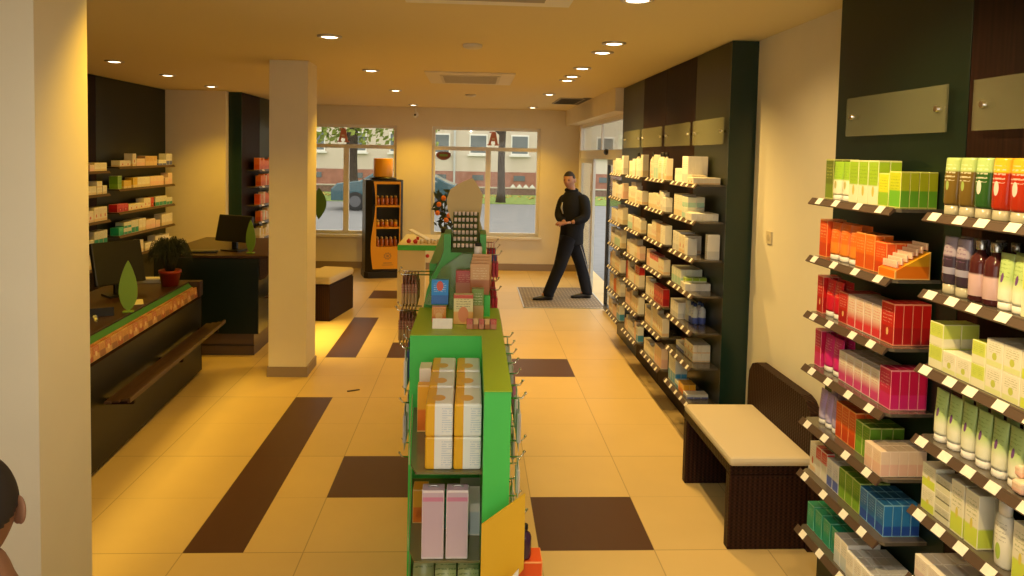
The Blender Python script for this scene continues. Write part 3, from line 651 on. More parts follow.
for bi, (a, b) in enumerate(LB):
    for si in range(5):
        z = (ZL if a > 8 else [1.76, 1.51, 1.22, .96, .72])[si]
        y = b-.02; nth = 0; g = 0
        order = lp[si] if bi else lp[si][:3]
        while y > a+.10:
            w_ = random.choice([.09, .11, .13]); n = random.choice([1, 2, 3]); frac = (y-a)/(b-a)
            pr_ = order[min(len(order)-1, int(frac*len(order)))] if random.random() < .88 else 'cream'
            if bi: pr_ = order[min(len(order)-1, int((frac)*len(order)))] if random.random() < .88 else 'cream'
            h = random.choice([.07, .09, .12, .15]); st = 2 if h < .075 and random.random() < .8 else 1
            for k in range(n):
                if y-w_ < a: break
                for q in range(st):
                    lb = '%s%s, %s from far end, %s, left wall, %s bay' % (CW.get(pr_, pr_+' carton'), '' if st == 1 else (', upper' if q else ', lower'), ORD[min(nth, 38)], SHN[si], 'far' if bi else 'near')
                    put('carton', .10, w_, h, P[pr_], (XL+.12, y-w_/2, z+.0005+q*(h+.0005)), lb, 'carton', LG)
                y -= w_+.004; nth += 1
            y -= random.choice([0, .01, .05])
lu2 = wall_unit('shelving_unit', 'narrow dark shelving unit of orange packs behind the middle column', -1, -3.22, .175, 10.53, 12.6, [(10.53, 11.4, brown_lam), (11.4, 12.6, green_lam)])
B(-.176, .001, -.012, 0, 0, H-.005).build('end_panel', mat('end_panel_green', (.008, .028, .020), .25), lu2)
for si, z in enumerate([1.74, 1.50, 1.235, .985, .74]):
    shelf(lu2, -1, 10.75, 12.0, z, depth=.17, nlab=3, lab=(.12, .034)); y = 11.97; nth = 0
    while y > 10.85:
        w_ = random.choice([.05, .06, .08]); pr_ = random.choice([['orangedeep', 'orange'], ['orange', 'peach', 'orangedeep'], ['tan', 'peach', 'orangedeep'], ['tan', 'cream', 'orange'], ['cream', 'yellow', 'ivory']][si])
        h = random.choice([.13, .15, .17])
        put('carton', .08, w_, h, P[pr_], (-3.12, y-w_/2, z+.0005), '%s, %s from far end, %s, unit behind middle column' % (CW.get(pr_, 'carton'), ORD[min(nth, 38)], SHN[si]), 'carton', 'packs on the narrow unit behind the column')
        y -= w_+.006; nth += 1
        if nth > 14: break

# ------------------------------------------------------------------ bench by the wall
t = thing('wicker_bench', 'dark brown wicker bench with high back against right wall', 'bench', (1.36, 3.70, 0))
L = .84; D = .47
B(0, D, 0, .06, 0, .40, bev=.006).build('leg', wicker, t)
B(0, D, L-.06, L, 0, .40, bev=.006).build('leg', wicker, t)
B(0, D, 0, L, .40, .455, bev=.006).build('seat', wicker, t)
mb = MB(); prof = [(-.03, .0), (-.03, .62), (.0, .72), (.06, .77), (.12, .785), (L-.10, .785), (L-.03, .76), (L+.02, .70), (L+.03, .62), (L+.03, 0)]
mb.prism(prof, D-.055, D+.005, 'x'); bk = mb.build('backrest', wicker, t)
o = MB().box(1.345, 1.785, 3.66, 4.50, .457, .505, bev=.018).build('seat_cushion', cushion_m); tag(o, 'thin cream seat cushion lying on the dark wicker bench', 'cushion')
tg = B(1.755, 1.775, 3.652, 3.659, .447, .470).build('care_tag', label_m, o)

t = thing('wall_socket', 'small beige socket plate on the right wall above the bench', 'socket', (XW-.006, 4.55, 1.55))
B(-.004, .006, -.04, .04, -.04, .04, bev=.002).build('socket_plate', mat('socket_beige', (.65, .55, .36), .5), t); MB().tube([(-.006, 0, 0), (-.003, 0, 0)], .02, 16).build('socket_insert', mat('socket_inner', (.5, .42, .28), .5), t)

# ------------------------------------------------------------------ ottoman
t = thing('wicker_ottoman', 'dark wicker ottoman behind the middle column under a pale cushion', 'stool', (-1.80, 9.30, 0), R(-10))
B(-.20, .20, -.42, .42, .0, .42, bev=.006).build('wicker_body', wicker, t); B(-.19, .19, -.41, .41, .42, .44).build('seat', wicker, t)
o = B(-.21, .21, -.43, .43, 0, .09, bev=.03).build('seat_cushion', cushion_m, loc=(-1.80, 9.30, .441)); o.rotation_euler.z = R(-10); tag(o, 'pale cushion lying on the dark wicker ottoman behind the column', 'cushion')

# ------------------------------------------------------------------ door mat
def mat_grid():
    m = bpy.data.materials.new('door_mat_grid'); m.use_nodes = True; nt = m.node_tree; p = nt.nodes['Principled BSDF']
    tc = nt.nodes.new('ShaderNodeTexCoord'); sp = nt.nodes.new('ShaderNodeSeparateXYZ'); nt.links.new(tc.outputs['Object'], sp.inputs[0])
    a = N(nt, 'GREATER_THAN', N(nt, 'SINE', N(nt, 'MULTIPLY', sp.outputs[0], 130.0)), .1); b = N(nt, 'GREATER_THAN', N(nt, 'SINE', N(nt, 'MULTIPLY', sp.outputs[1], 60.0)), .2)
    nt.links.new(MIX(nt, N(nt, 'MULTIPLY', a, b), (.20, .15, .10), (.36, .29, .20)), p.inputs['Base Color']); p.inputs['Roughness'].default_value = .8
    return m
t = thing('door_mat', 'large ribbed grey brown door mat set in the floor by the entrance', 'mat', (1.27, 10.5, 0))
B(-.55, .53, -.73, .76, .001, .010, bev=.003).build('ribbed_mat', mat_grid(), t)
mb = MB(); mb.box(-.565, .545, -.745, -.732, 0.0005, .011); mb.box(-.565, .545, .762, .775, .0005, .011); mb.box(-.565, -.552, -.745, .775, .0005, .011); mb.box(.532, .545, -.745, .775, .0005, .011)
mb.build('frame', alu, t)
o = MB().prism([(-.05, -.02), (.0, .0), (.05, .03), (.04, .045), (-.01, .02), (-.055, .0)], .001, .006).build('leaf_scrap', wood_d, loc=(-.98, 6.26, 0)); tag(o, 'small curled brown scrap lying on the tiles near the column', 'scrap')

# ------------------------------------------------------------------ left counters
ct = thing('sales_counter', 'long dark sales counter at the left with wooden top', 'counter', (-2.205, 3.2, 0), R(3.46))
ct.scale.z = .935
B(-.62, 0, 0, 3.55, .035, .765, bev=.004).build('body', mat('counter_front', (.010, .010, .005), .4, .25), ct); B(-.58, -.04, .05, 3.45, 0, .034).build('plinth', brown_lam, ct)
B(-.62, -.10, 0, 3.55, .766, .879, bev=.003).build('drawer_case', brown_lam, ct)
B(-.70, -.085, -.02, 3.56, .88, .91, bev=.004).build('counter_top', wood_d, ct)
B(-.084, .012, 3.47, 3.56, .766, .91, bev=.004).build('end_block', wood_d, ct)
B(-.62, -.0, 3.552, 3.565, .035, .765).build('end_panel', brown_lam, ct)
rk = MB(); rk.prism([(-.084, .767), (-.084, .895), (-.078, .897), (-.045, .855), (-.045, .767)], 0, 3.45, 'y'); rack = rk.build('display_trough', mat('trough_green', (.05, .22, .05), .5), ct)
B(-.044, .030, 0, 3.45, .766, .7695).build('trough_floor', brown_lam, ct)
# bag rail, a slatted wooden shelf
rl = MB()
for k in range(3): rl.box(.03+k*.05, .072+k*.05, 1.45, 3.60, .465+k*.008, .478+k*.008, bev=.002)
rail = rl.build('bag_rail', wood_y, ct)
B(.178, .195, 1.43, 3.62, .475, .51, bev=.003).build('front_bar', wood_y, rail)
for y in (1.55, 2.5, 3.45): B(.0, .17, y, y+.03, .425, .463, bev=.002).build('bracket', brown_lam, rail)
strip = bpy.data.lights.new('added_floor_fill', 'AREA'); strip.shape = 'RECTANGLE'; strip.size = .03; strip.size_y = 3.3; strip.energy = 3.5; strip.color = (1, .68, .14); strip.spread = R(95)  # area light added under the rail to brighten the floor, no real fitting
so = link(bpy.data.objects.new('added_floor_fill', strip)); so.parent = rail; so.location = (.20, 1.75, .436); so.rotation_euler = (0, R(-38), 0)
# snack packs standing along the trough
snack = [pack('snack_pack_a', (.55, .22, .07), (.40, .10, .04), .4, (.9, .7, .3), (.6, .4, .2), blob=(.5, .2, (.75, .5, .2))), pack('snack_pack_b', (.62, .30, .10), (.30, .12, .05), .5, (.2, .1, .02), (.7, .5, .25)),
         pack('snack_pack_c', (.50, .13, .05), (.62, .36, .16), .45, (.9, .8, .5), (.6, .4, .2), blob=(.45, .18, (.8, .6, .35)))]
y = 6.62; k = 0
while y > 3.75:
    w_ = .085; m = snack[(k*7+k//3) % 3]
    for q in range(2):
        p = proto('carton', .016, w_, .088, m)
        lx, ly = -.028+q*.028, y-w_/2-3.2; ca, sa = math.cos(R(3.46)), math.sin(R(3.46))
        loc = (-2.205+lx*ca-ly*sa, 3.2+lx*sa+ly*ca, .7228)
        if p['_used'] == 0: p['_used'] = 1; o = p; o.location = loc
        else: o = copy_tree(p, None, loc)
        o.rotation_euler = (0, R(-6), R(3.46))
        tag(o, 'brown snack packet, %s from far end, %s row, counter trough' % (ORD[k], 'front' if q else 'back'), 'snack packet', 'snack packets along the front of the left counter')
    y -= w_+.004; k += 1
leafgreen = mat('leaf_green_card', (.20, .36, .03), .5)
def leaf_card(name, label, loc, h, w_, rz=0):
    n = 14; L_ = []; Rr = []
    for i in range(n+1):
        s = i/n; ww = w_/2*math.sin(PI*min(1, s**.8))**.8*(1-.15*s)
        L_.append((-ww-.002, .01+s*h)); Rr.append((ww+.002, .01+s*h))
    o = MB().prism(L_+Rr[::-1], -.004, .004, 'y').build(name, leafgreen, loc=loc); o.rotation_euler.z = rz
    b = B(-.035, .035, -.025, .025, 0, .012, bev=.003).build('foot', leafgreen, o)
    tag(o, label, 'sign'); return o
leaf_card('leaf_sign', 'upright green leaf shaped sign standing on the near counter', (-2.44, 5.38, .852), .36, .125, R(15))
MBp = MB().lathe([(.065, 0), (.085, .11), (.092, .11), (.092, .135), (.08, .135), (.07, .12), (.001, .12)], n=24)
t = thing('potted_grass', 'spiky grass plant in a red pot on the end of the counter', 'plant', (-2.575, 6.45, .852))
MBp.build('pot', mat('red_pot', (.30, .03, .012), .3), t)
mb = MB(); random.seed(3)
for k in range(650):
    a = random.uniform(0, 2*PI); l = random.uniform(.18, .32); lean = random.uniform(.05, .9)
    p = Vector((.03*math.cos(a), .03*math.sin(a), .12)); pts = []
    for i in range(5):
        s = i/4; rr = .03+lean*.16*s*(1+.2*s); zz = .12+l*math.sin(s*PI*(.5+.42*lean))*(1-.15*lean)
        pts.append(Vector((rr*math.cos(a), rr*math.sin(a), zz)))
    mb.tube(pts, [.0034, .0036, .003, .0024, .0008], 4)
mb.build('grass_blades', mat('grass_dark', (.018, .026, .010), .6), t)
def monitor(label, loc, rz, w_=.40, h=.32, card=False):
    t = thing('computer_monitor', label, 'monitor', loc, rz)
    MB().prism([(-.11, -.08), (.11, -.08), (.09, .08), (-.09, .08)], 0, .015).build('stand_base', black_pl, t)
    B(-.03, .03, -.01, .02, .015, .14, bev=.004).build('stand_neck', black_pl, t)
    rot = Matrix.Rotation(R(-14), 3, 'X')
    B(-w_/2, w_/2, -.022, .022, .09, .09+h, bev=.008, rot=rot).build('screen_housing', black_pl, t)
    return t
monitor('black computer monitor at the left edge of near counter', (-2.80, 6.0, .852), R(55), .40, .34)
t = thing('telephone', 'black desk telephone with coiled cable beside the near monitor', 'telephone', (-2.62, 5.3, .852), R(30))
MB().prism([(-.09, 0), (.09, 0), (.09, .025), (-.09, .06)], -.1, .1, 'x').build('telephone_base', black_pl, t)
MB().tube([(-.07, -.09, .06), (-.07, -.05, .085), (-.07, .05, .085), (-.07, .09, .06)], [.022, .013, .013, .022]).build('handset', black_pl, t)
MB().tube([(-.02+.012*math.cos(i*1.1), -.12-.008*i*.5, .012+.008*math.sin(i*1.1)) for i in range(40)], .003, 5).build('coiled_cable', alu, t)
o = B(-.07, .07, -.10, .10, 0, .004, rot=Matrix.Rotation(R(25), 3, 'Z')).build('paper_slip', label_m, loc=(-2.56, 5.72, .852)); tag(o, 'white paper slip lying on the near counter behind the leaf sign', 'paper')
t = thing('brochure_box', 'flat pale box of leaflets on the counter behind the potted grass', 'box', (-2.80, 6.60, .852), R(10))
B(-.14, .14, -.06, .06, 0, .03, bev=.002).build('tray', mat('grey_card', (.45, .42, .36), .6), t); B(-.12, .12, -.05, .05, .0305, .04).build('leaflets', label_m, t)

c2 = thing('sales_counter', 'dark square end sales counter beside the middle column', 'counter', (-2.07, 7.30, 0))
c2.scale.z = .94
B(-1.0, 0, 0, 1.45, .24, 1.03, bev=.004).build('body', mat('black_green_laminate', (.006, .014, .012), .3), c2)
B(-.90, -.06, .06, 1.4, .0, .238).build('plinth', mat('plinth_brown', (.10, .06, .035), .5), c2)
B(-.905, -.052, .045, .058, .105, .112).build('plinth_joint', black_pl, c2)
B(-1.02, .13, -.02, 1.47, 1.035, 1.065, bev=.004).build('counter_top', wood_d, c2)
rk = MB(); rk.prism([(.002, 1.03), (.13, 1.03), (.135, .93), (.05, .82), (.002, .80)], .03, 1.44, 'y'); rk.build('display_trough', wood_y, c2)
mb = MB(); mb.box(.03, .13, .1, 1.44, .60, .615); mb.box(.13, .145, .1, 1.44, .61, .64); mb.box(.0, .1, .3, .33, .57, .598); mb.box(.0, .1, 1.2, 1.23, .57, .598); mb.build('bag_rail', wood_y, c2)
strip2 = strip.copy(); strip2.size_y = 1.3; strip2.energy = 9  # same added fill for the floor beside the end counter
so = link(bpy.data.objects.new('added_floor_fill', strip2)); so.parent = c2; so.location = (.12, .75, .59); so.rotation_euler = (0, R(-38), 0)
monitor('black computer monitor tilted back on the end counter beside column', (-2.40, 7.62, 1.002), R(-25), .42, .27)
t = thing('keyboard', 'low black keyboard and papers on the end counter', 'keyboard', (-2.72, 7.44, 1.002), R(10))
B(-.2, .2, -.06, .06, 0, .02, bev=.004).build('keyboard_body', black_pl, t); B(-.18, .18, -.05, .05, .0205, .026).build('keys', mat('key_grey', (.10, .09, .08), .4), t)
leaf_card('leaf_sign', 'upright green leaf shaped sign on the end counter beside the column', (-2.19, 7.45, 1.002), .32, .10, R(-10))

# ------------------------------------------------------------------ honey display stand
hd = thing('display_stand', 'black and orange display stand with three lit niches before left window', 'display stand', (-1.47, 12.25, 0), R(14))
orange_m = mat('orange_panel', (.80, .36, .02), .35)
mb = MB(); prof = []
body = [(-.30, -.20), (-.24, -.26), (.24, -.26), (.30, -.20), (.31, .2), (.2, .27), (-.2, .27), (-.31, .2)]
MB().prism([(x*1.05, y*1.05) for x, y in body], 0, .10).build('base', black_pl, hd)
mb = MB(); inner = [(-.16, -.262), (.25, -.262)]
mb.prism([(-.30, -.20), (-.20, -.26), (-.20, .27), (-.31, .2)], .10, 1.585); mb.prism([(.26, -.25), (.30, -.20), (.31, .2), (.26, .27)], .10, 1.585); mb.box(-.2, .26, .0, .27, .10, 1.585); mb.box(-.2, .26, -.258, -.0, 1.54, 1.585)
mb.box(-.2, .26, -.24, 0, .10, .47)
mb.build('body', black_pl, hd)
# orange front: wavy left post, shelves and lower panel
mb = MB(); wav = []
for i in range(21):
    z = .15+i*(1.41/20); wav.append((-.17-.035*math.sin((z-.15)*4.4)-.015, z))
mb.prism(wav+[(-.135, 1.56), (-.135, .15)], -.285, -.262, 'y')
mb.box(-.135, .25, -.285, -.262, 1.52, 1.56); mb.box(.235, .25, -.285, -.262, .15, 1.52)
mb.box(-.135, .235, -.285, -.245, .15, .48)
fr = mb.build('orange_front', orange_m, hd)
for z in (.48, .80, 1.15): B(-.135, .235, -.285, 0, z, z+.028, bev=.002).build('shelf', orange_m, hd)
mb = MB()
for k in range(9):
    a = k*2*PI/9; mb.box(.05+.05*math.cos(a)-.012, .05+.05*math.cos(a)+.012, -.289, -.2855, .36+.045*math.sin(a)-.012, .36+.045*math.sin(a)+.012)
mb.box(.03, .07, -.289, -.2855, .34, .38); mb.box(-.02, .12, -.289, -.2855, .24, .255); mb.box(-.04, .14, -.289, -.2855, .21, .22)
mb.build('flower_emblem', mat('emblem_brown', (.45, .22, .05), .5), fr)
MB().lathe([(.21, 0), (.22, .01), (.22, .03), (.12, .045)], (0, 0, 1.585), n=24).build('top_ring', black_pl, hd)
dr = MB().lathe([(.155, 0), (.158, .01), (.158, .29), (.15, .30), (.001, .30)], (0, 0, 1.63), n=32).build('drum', orange_m, hd)
honey = mat('honey_glass', (.45, .12, .02), .1, spec=.8); goldcap = mat('gold_lid', (.65, .45, .15), .3, metal=.7)
for si, z in enumerate((.508, .828, 1.178)):
    for k in range(5):
        for q in range(2):
            x = -.10+k*.072; yy = -.20+q*.10
            c_, s_ = math.cos(R(14)), math.sin(R(14))
            jar = si == 1
            put('jar' if jar else 'bottle', .055, .055, .11 if jar else .15, honey if not (jar and k % 2 == 0) else P['amber'], (-1.47+x*c_-yy*s_, 12.25+x*s_+yy*c_, z+.001),
                '%s, %s from left, %s row, %s niche of the orange stand' % ('amber honey jar' if jar else 'dark amber bottle', ORD[k], 'front' if q == 0 else 'back', ['lowest', 'middle', 'top'][si]), 'jar' if jar else 'bottle', 'jars and bottles in the orange display stand', goldcap)

# ------------------------------------------------------------------ cream demonstration table
tb = thing('demonstration_table', 'cream table with green edge beyond the green gondola', 'table', (-.96, 9.62, 0))
cream_lam = mat('cream_laminate', (.78, .68, .40), .45)
B(0, .36, .02, .10, 0, .765, bev=.004).build('leg', cream_lam, tb); B(0, .06, .10, 1.1, 0, .765, bev=.004).build('side_panel', cream_lam, tb)
B(.0, .60, 0, 1.25, .768, .835, bev=.003).build('table_edge', green_b, tb); B(.004, .596, .004, 1.246, .8355, .842).build('table_top', cream_lam, tb)
B(.42, .60, .9, 1.2, 0, .765).build('leg', cream_lam, tb)
t = thing('brochure_holder', 'white slanted leaflet holder on the cream table', 'leaflet holder', (-.70, 10.05, .843), R(-30))
MB().prism([(-.17, .13), (-.16, .15), (.16, .03), (.16, 0), (.12, 0), (.12, .02)], -.05, .05, 'y').build('leaflet_holder', label_m, t)
B(-.02, .02, -.06, -.052, .02, .06).build('card', mat('red_card', (.6, .03, .03), .5), t)
redm = mat('red_gloss', (.55, .02, .02), .3)
for k, (x, y) in enumerate(((-.83, 9.80), (-.74, 9.76))):
    o = MB().lathe([(.02, 0), (.03, .02), (.03, .04), (.01, .05), (.01, .06), (.001, .06)], n=14).build('red_pot', redm, loc=(x, y, .8425)); tag(o, 'small red pot, %s of two at the front of the cream table' % ('left' if k == 0 else 'right'), 'pot')
for k in range(7):
    put('jar', .045, .045, .06, mat('clear_jar', (.75, .62, .38), .2), (-.66+k*.045, 9.74+(k % 2)*.06, .8425), 'small clear sample jar, %s from left on the cream table' % ORD[k], 'jar', 'sample jars on the cream table')
o = MB().sphere((0, 0, 0), .025).build('red_ball', redm, loc=(-.57, 9.61, .70)); tag(o, 'tiny round red ball hanging just under the green table edge', 'ball')

# ------------------------------------------------------------------ green gondola
GX0, GX1, GZ = -.275, .150, 1.20
gd = thing('display_gondola', 'bright green display gondola standing in the middle of the shop', 'display unit', (0, 0, 0))
mb = MB(); mb.box(GX0, .055, 3.385, 3.95, .0, GZ-.004); go = mb.build('cabinet', green_b, gd)
B(.055, GX1, 2.58, 3.95, 0, GZ-.004).build('side_cabinet', green_b, gd)
MB().prism([(GX0, 3.38), (.053, 3.38), (.053, 2.575), (GX1+.003, 2.575), (GX1+.003, 3.97), (GX0, 3.97)], GZ-.0035, GZ).build('top_board', lime_b, gd)
sh_glass = mat('smoked_glass_shelf', (.16, .15, .06), .12, .6)
for z in (.861, .525, .20):
    MB().prism([(-.255, 3.383), (-.215, 2.76), (-.19, 2.68), (.053, 2.68), (.053, 3.383)], z-.008, z).build('shelf', sh_glass, gd)
    sg = MB(); sg.prism([(-.262, 3.383), (-.222, 2.76), (-.219, 2.76), (-.259, 3.383)], z-.006, z+.06)
    sg.build('shelf_guard', mat('clear_guard', (.80, .76, .45), .15, alpha=.55), gd)
tissue = pack('tissue_pack', (.80, .78, .72), (.80, .40, .02), .33, (.35, .45, .6), (.85, .82, .76), vsplit=None, rough=.3)
def vprint(name, left, right, ink):
    m = bpy.data.materials.new(name); m.use_nodes = True; nt = m.node_tree; p = nt.nodes['Principled BSDF']; p.inputs['Roughness'].default_value = .3
    tc = nt.nodes.new('ShaderNodeTexCoord'); sp = nt.nodes.new('ShaderNodeSeparateXYZ'); nt.links.new(tc.outputs['Generated'], sp.inputs[0]); x, y, z = sp.outputs
    c = MIX(nt, N(nt, 'LESS_THAN', x, .34), right, left)
    nz = nt.nodes.new('ShaderNodeTexNoise'); nz.inputs['Scale'].default_value = 8; nt.links.new(tc.outputs['Generated'], nz.inputs['Vector'])
    f = N(nt, 'MULTIPLY', N(nt, 'GREATER_THAN', N(nt, 'SINE', N(nt, 'MULTIPLY', z, 90.0)), .2), N(nt, 'GREATER_THAN', x, .6))
    f = N(nt, 'MULTIPLY', f, N(nt, 'GREATER_THAN', nz.outputs[0], .42)); f = N(nt, 'MULTIPLY', f, N(nt, 'LESS_THAN', N(nt, 'ABSOLUTE', N(nt, 'SUBTRACT', z, .5)), .4))
    c = MIX(nt, N(nt, 'MULTIPLY', f, .45), c, ink)
    # orange round motif on the top face
    dx = N(nt, 'SUBTRACT', x, .45); dy = N(nt, 'SUBTRACT', y, .35); d = N(nt, 'ADD', N(nt, 'MULTIPLY', N(nt, 'MULTIPLY', dx, dx), .5), N(nt, 'MULTIPLY', dy, dy))
    g = N(nt, 'MULTIPLY', N(nt, 'LESS_THAN', d, .03), N(nt, 'GREATER_THAN', z, .98)); c = MIX(nt, g, c, (.75, .40, .08))
    nt.links.new(c, p.inputs['Base Color']); return m
wipes = vprint('wipe_pack_print', (.80, .42, .02), (.80, .80, .77), (.30, .42, .60))
GG = 'white and orange packs on the gondola end'
wx, wy, wh = .102, .20, .124
zt = .8615
for ri, (y, xs) in enumerate(((2.80, (-.108, -.002)), (3.015, (-.110, -.002)), (3.23, (-.112, -.004)))):
    for c_i, x in enumerate(xs):
        for q in range(2):
            o = PROTO.get('wipes')
            if o is None: o = PROTO['wipes'] = MB().box(-wx/2, wx/2, -wy/2, wy/2, 0, wh, bev=.008).build('wipe_pack', wipes); o.location = (x, y, zt+q*(wh+.001))
            else: o = copy_tree(o, None, (x, y, zt+q*(wh+.001)))
            tag(o, 'white and orange pack, %s column, %s layer, %s row of gondola end' % ((['left', 'right'] if len(xs) == 2 else ['left', 'middle', 'right'])[c_i], ['bottom', 'top'][q], ['front', 'second', 'rear'][ri]), 'pack', GG)
put('carton', .05, .05, .20, P['amber'], (-.190, 3.10, .8615), 'narrow amber carton left of the white and orange packs, front', 'carton'); put('carton', .05, .10, .235, P['ivory'], (-.192, 3.25, .8615), 'narrow ivory carton left of the white and orange packs, rear', 'carton')
pinkp = pack('pink_pack_print', (.58, .42, .50), (.74, .58, .60), .5, (.5, .2, .3), (.82, .72, .70), soft=.6, band=(.84, .90, (.60, .22, .34)), lines=False)
for k, x in enumerate((-.125, -.035)):
    o = MB().box(-.041, .041, -.03, .03, 0, .262, bev=.003).build('pink_box', pinkp, loc=(x, 2.72, .526)); tag(o, 'tall pale pink box, %s one of two on the gondola end shelf' % ['left', 'right'][k], 'box', 'pink boxes on the gondola end')
    MB().tube([(-.02, 0, .262), (-.01, 0, .268), (.01, 0, .268), (.02, 0, .262)], .003, 6).build('tab', alu, o)
put('carton', .06, .08, .13, P['teal'], (-.10, 2.95, .526), 'teal carton behind the two pink boxes', 'carton'); put('carton', .08, .08, .20, P['greyblue'], (.012, 2.90, .526), 'pale blue carton right behind the pink boxes', 'carton')
put('carton', .06, .08, .14, P['amber'], (-.19, 3.0, .526), 'amber carton left behind the pink boxes', 'carton')
bagm = pack('tea_bag_print', (.34, .38, .16), (.25, .40, .06), .5, (.05, .1, .02), None, blob=(.6, .2, (.6, .6, .4)), rough=.25)
B(-.2, .04, 2.70, 2.84, .201, .320, bev=.004).build('carton_plinth', bagm, gd)
for k, x in enumerate((-.16, -.075, .01)):
    o = MB().loft([[(-.038, -.03, 0), (.038, -.03, 0), (.038, .03, 0), (-.038, .03, 0)], [(-.04, -.036, .09), (.04, -.036, .09), (.04, .036, .09), (-.04, .036, .09)], [(-.038, -.006, .20), (.038, -.006, .20), (.038, .006, .20), (-.038, .006, .20)]]).build('tea_bag', bagm, loc=(x, 2.78 if k == 0 else 2.73, .201+.12))
    tag(o, 'green tea bag, %s one on the lowest visible gondola end shelf' % ['left', 'middle', 'right'][k], 'bag', 'tea bags on the gondola end')
# yellow leaning card at the right corner of the gondola
ys = thing('yellow_card', 'slanted yellow price card fixed at the lower right gondola corner', 'sign', (.052, 2.50, .42))
mb = MB(); mb.prism([(0, .0), (0, .335), (.152, .435), (.152, .165)], -.004, .004, 'y')
mb.build('card', mat('yellow_board', (.72, .42, .02), .45), ys); B(-.004, .004, -.004, .07, .0, .10).build('holder', alu, ys); ys.rotation_euler.z = R(8)
o = MB().prism([(0, 0), (.1, 0), (.105, .13), (.03, .04)], -.004, .004, 'y').build('white_card', label_m, loc=(.075, 2.44, .50)); tag(o, 'small white folded card below the yellow card', 'card')
put('carton', .09, .10, .16, P['orangedeep'], (.23, 2.62, .42), 'orange pack hanging below the yellow card corner', 'pack'); put('bottle', .05, .05, .12, mat('dark_purple', (.05, .02, .06), .2), (.21, 2.60, .585), 'dark bottle above the orange pack at gondola corner', 'bottle', None, black_pl)
B(.151, .30, 2.58, 2.68, .405, .418).build('side_shelf', shelf_m, gd)

# hooks and blister packs hung on both flanks
hp = [mat('pack_silver', (.55, .52, .50), .3), mat('pack_white', (.72, .68, .62), .4), mat('pack_blue', (.06, .08, .25), .4), mat('pack_red', (.55, .03, .04), .4), pack('pack_snack', (.35, .12, .05), (.5, .3, .1), .5, (.8, .7, .4), None), mat('pack_pink', (.6, .2, .3), .4)]
HK = {}
def hook(side, x, y, z, packs, mi, w_=.09, h=.16, lbl='', parent=None, L_=.10):
    o = MB().tube([(0, 0, 0), (side*L_, 0, 0), (side*(L_+.012), 0, .018)], .0035, 6)
    o.sphere((side*(L_+.013), 0, .02), .006, seg=8, ring=6)
    if parent is None: hk = o.build('display_hook', chrome, rg); hk.location = (x, y-4.0, z)
    else: hk = o.build('display_hook', chrome, parent); hk.location = (x, y, z)
    for k in range(packs):
        key = (side, mi, w_, h)
        px = x+side*(L_-.012-k*.018)
        if key not in HK:
            mb = MB(); mb.box(-.0012, .0012, -w_/2, w_/2, -h, .012); mb.box(-.008, .008, -w_*.36, w_*.36, -h*.85, -h*.2, bev=.003); HK[key] = mb.build('hanging_pack', hp[mi]); oo = HK[key]; oo.location = (px, y, z-.014)
        else: oo = copy_tree(HK[key], None, (px, y, z-.014))
        tag(oo, '%s, %s on its hook, %s' % (['silver', 'white', 'blue', 'red', 'brown', 'pink'][mi] + ' hanging pack', ['outermost', 'second', 'third', 'fourth', 'innermost'][k], lbl), 'hanging pack', 'packs hanging on the gondola flanks')
for r, z in enumerate((1.10, .87, .64, .41)):
    for c_, y in enumerate((2.80, 2.96, 3.12, 3.28, 3.44, 3.60, 3.76)):
        if (r+c_) % 3 == 2 and r > 0: hook(1, GX1, y, z, 0, 0, parent=gd, L_=.07); continue
        hook(1, GX1, y, z, 1, [0, 1, 5, 0, 1][(c_+r) % 5], .08, .14 if r else .18, 'right flank %s row, %s column' % (ORD[r], ORD[c_]), gd, .055)
for r, z in enumerate((1.12, .86, .60)):
    for c_, y in enumerate((3.45, 3.62, 3.79)):
        hook(-1, GX0, y, z, 1 if r < 2 else 0, [1, 2, 0, 1][(c_+2*r) % 4], .085, .20, 'left flank %s row, %s column' % (ORD[r], ORD[c_]), gd, .035)
# rear taller part
rg = thing('rear_gondola', 'taller dark green rear gondola carrying snacks and a leaf header', 'display unit', (0, 4.0, 0))
rgreen = mat('grass_green_board', (.055, .33, .035), .4)
prof = [(-.262, 0), (.085, 0), (.078, 1.60), (.044, 1.60), (.044, 1.50), (-.112, 1.50), (-.112, 1.60), (-.150, 1.60), (-.150, 1.51), (-.170, 1.447), (-.207, 1.376), (-.238, 1.293), (-.254, 1.206)]
MB().prism(prof, .0, .25, 'y').build('front_board', rgreen, rg)
B(-.24, .085, .252, 1.9, 0, 1.40).build('cabinet', rgreen, rg)
B(GX0, GX1, -.028, -.002, 0, 1.199).build('joining_board', lime_b, rg)
hdr = [(-.083, 1.50), (-.095, 1.594), (-.124, 1.661), (-.142, 1.717), (-.148, 1.773), (-.127, 1.830), (-.083, 1.859), (-.039, 1.882), (0, 1.894), (.029, 1.855), (.058, 1.80), (.054, 1.732), (.044, 1.653), (.072, 1.563), (.065, 1.50)]
MB().prism(hdr, .256, .270, 'y').build('leaf_header', mat('card_beige', (.62, .46, .20), .7), rg)
# acrylic hopper
MB().prism([(-.25, 1.23), (-.10, 1.20), (-.02, 1.34), (.03, 1.50), (-.05, 1.50), (-.16, 1.42)], -.06, -.001, 'y').build('acrylic_hopper', mat('acrylic', (.30, .42, .18), .08, alpha=.45), rg)
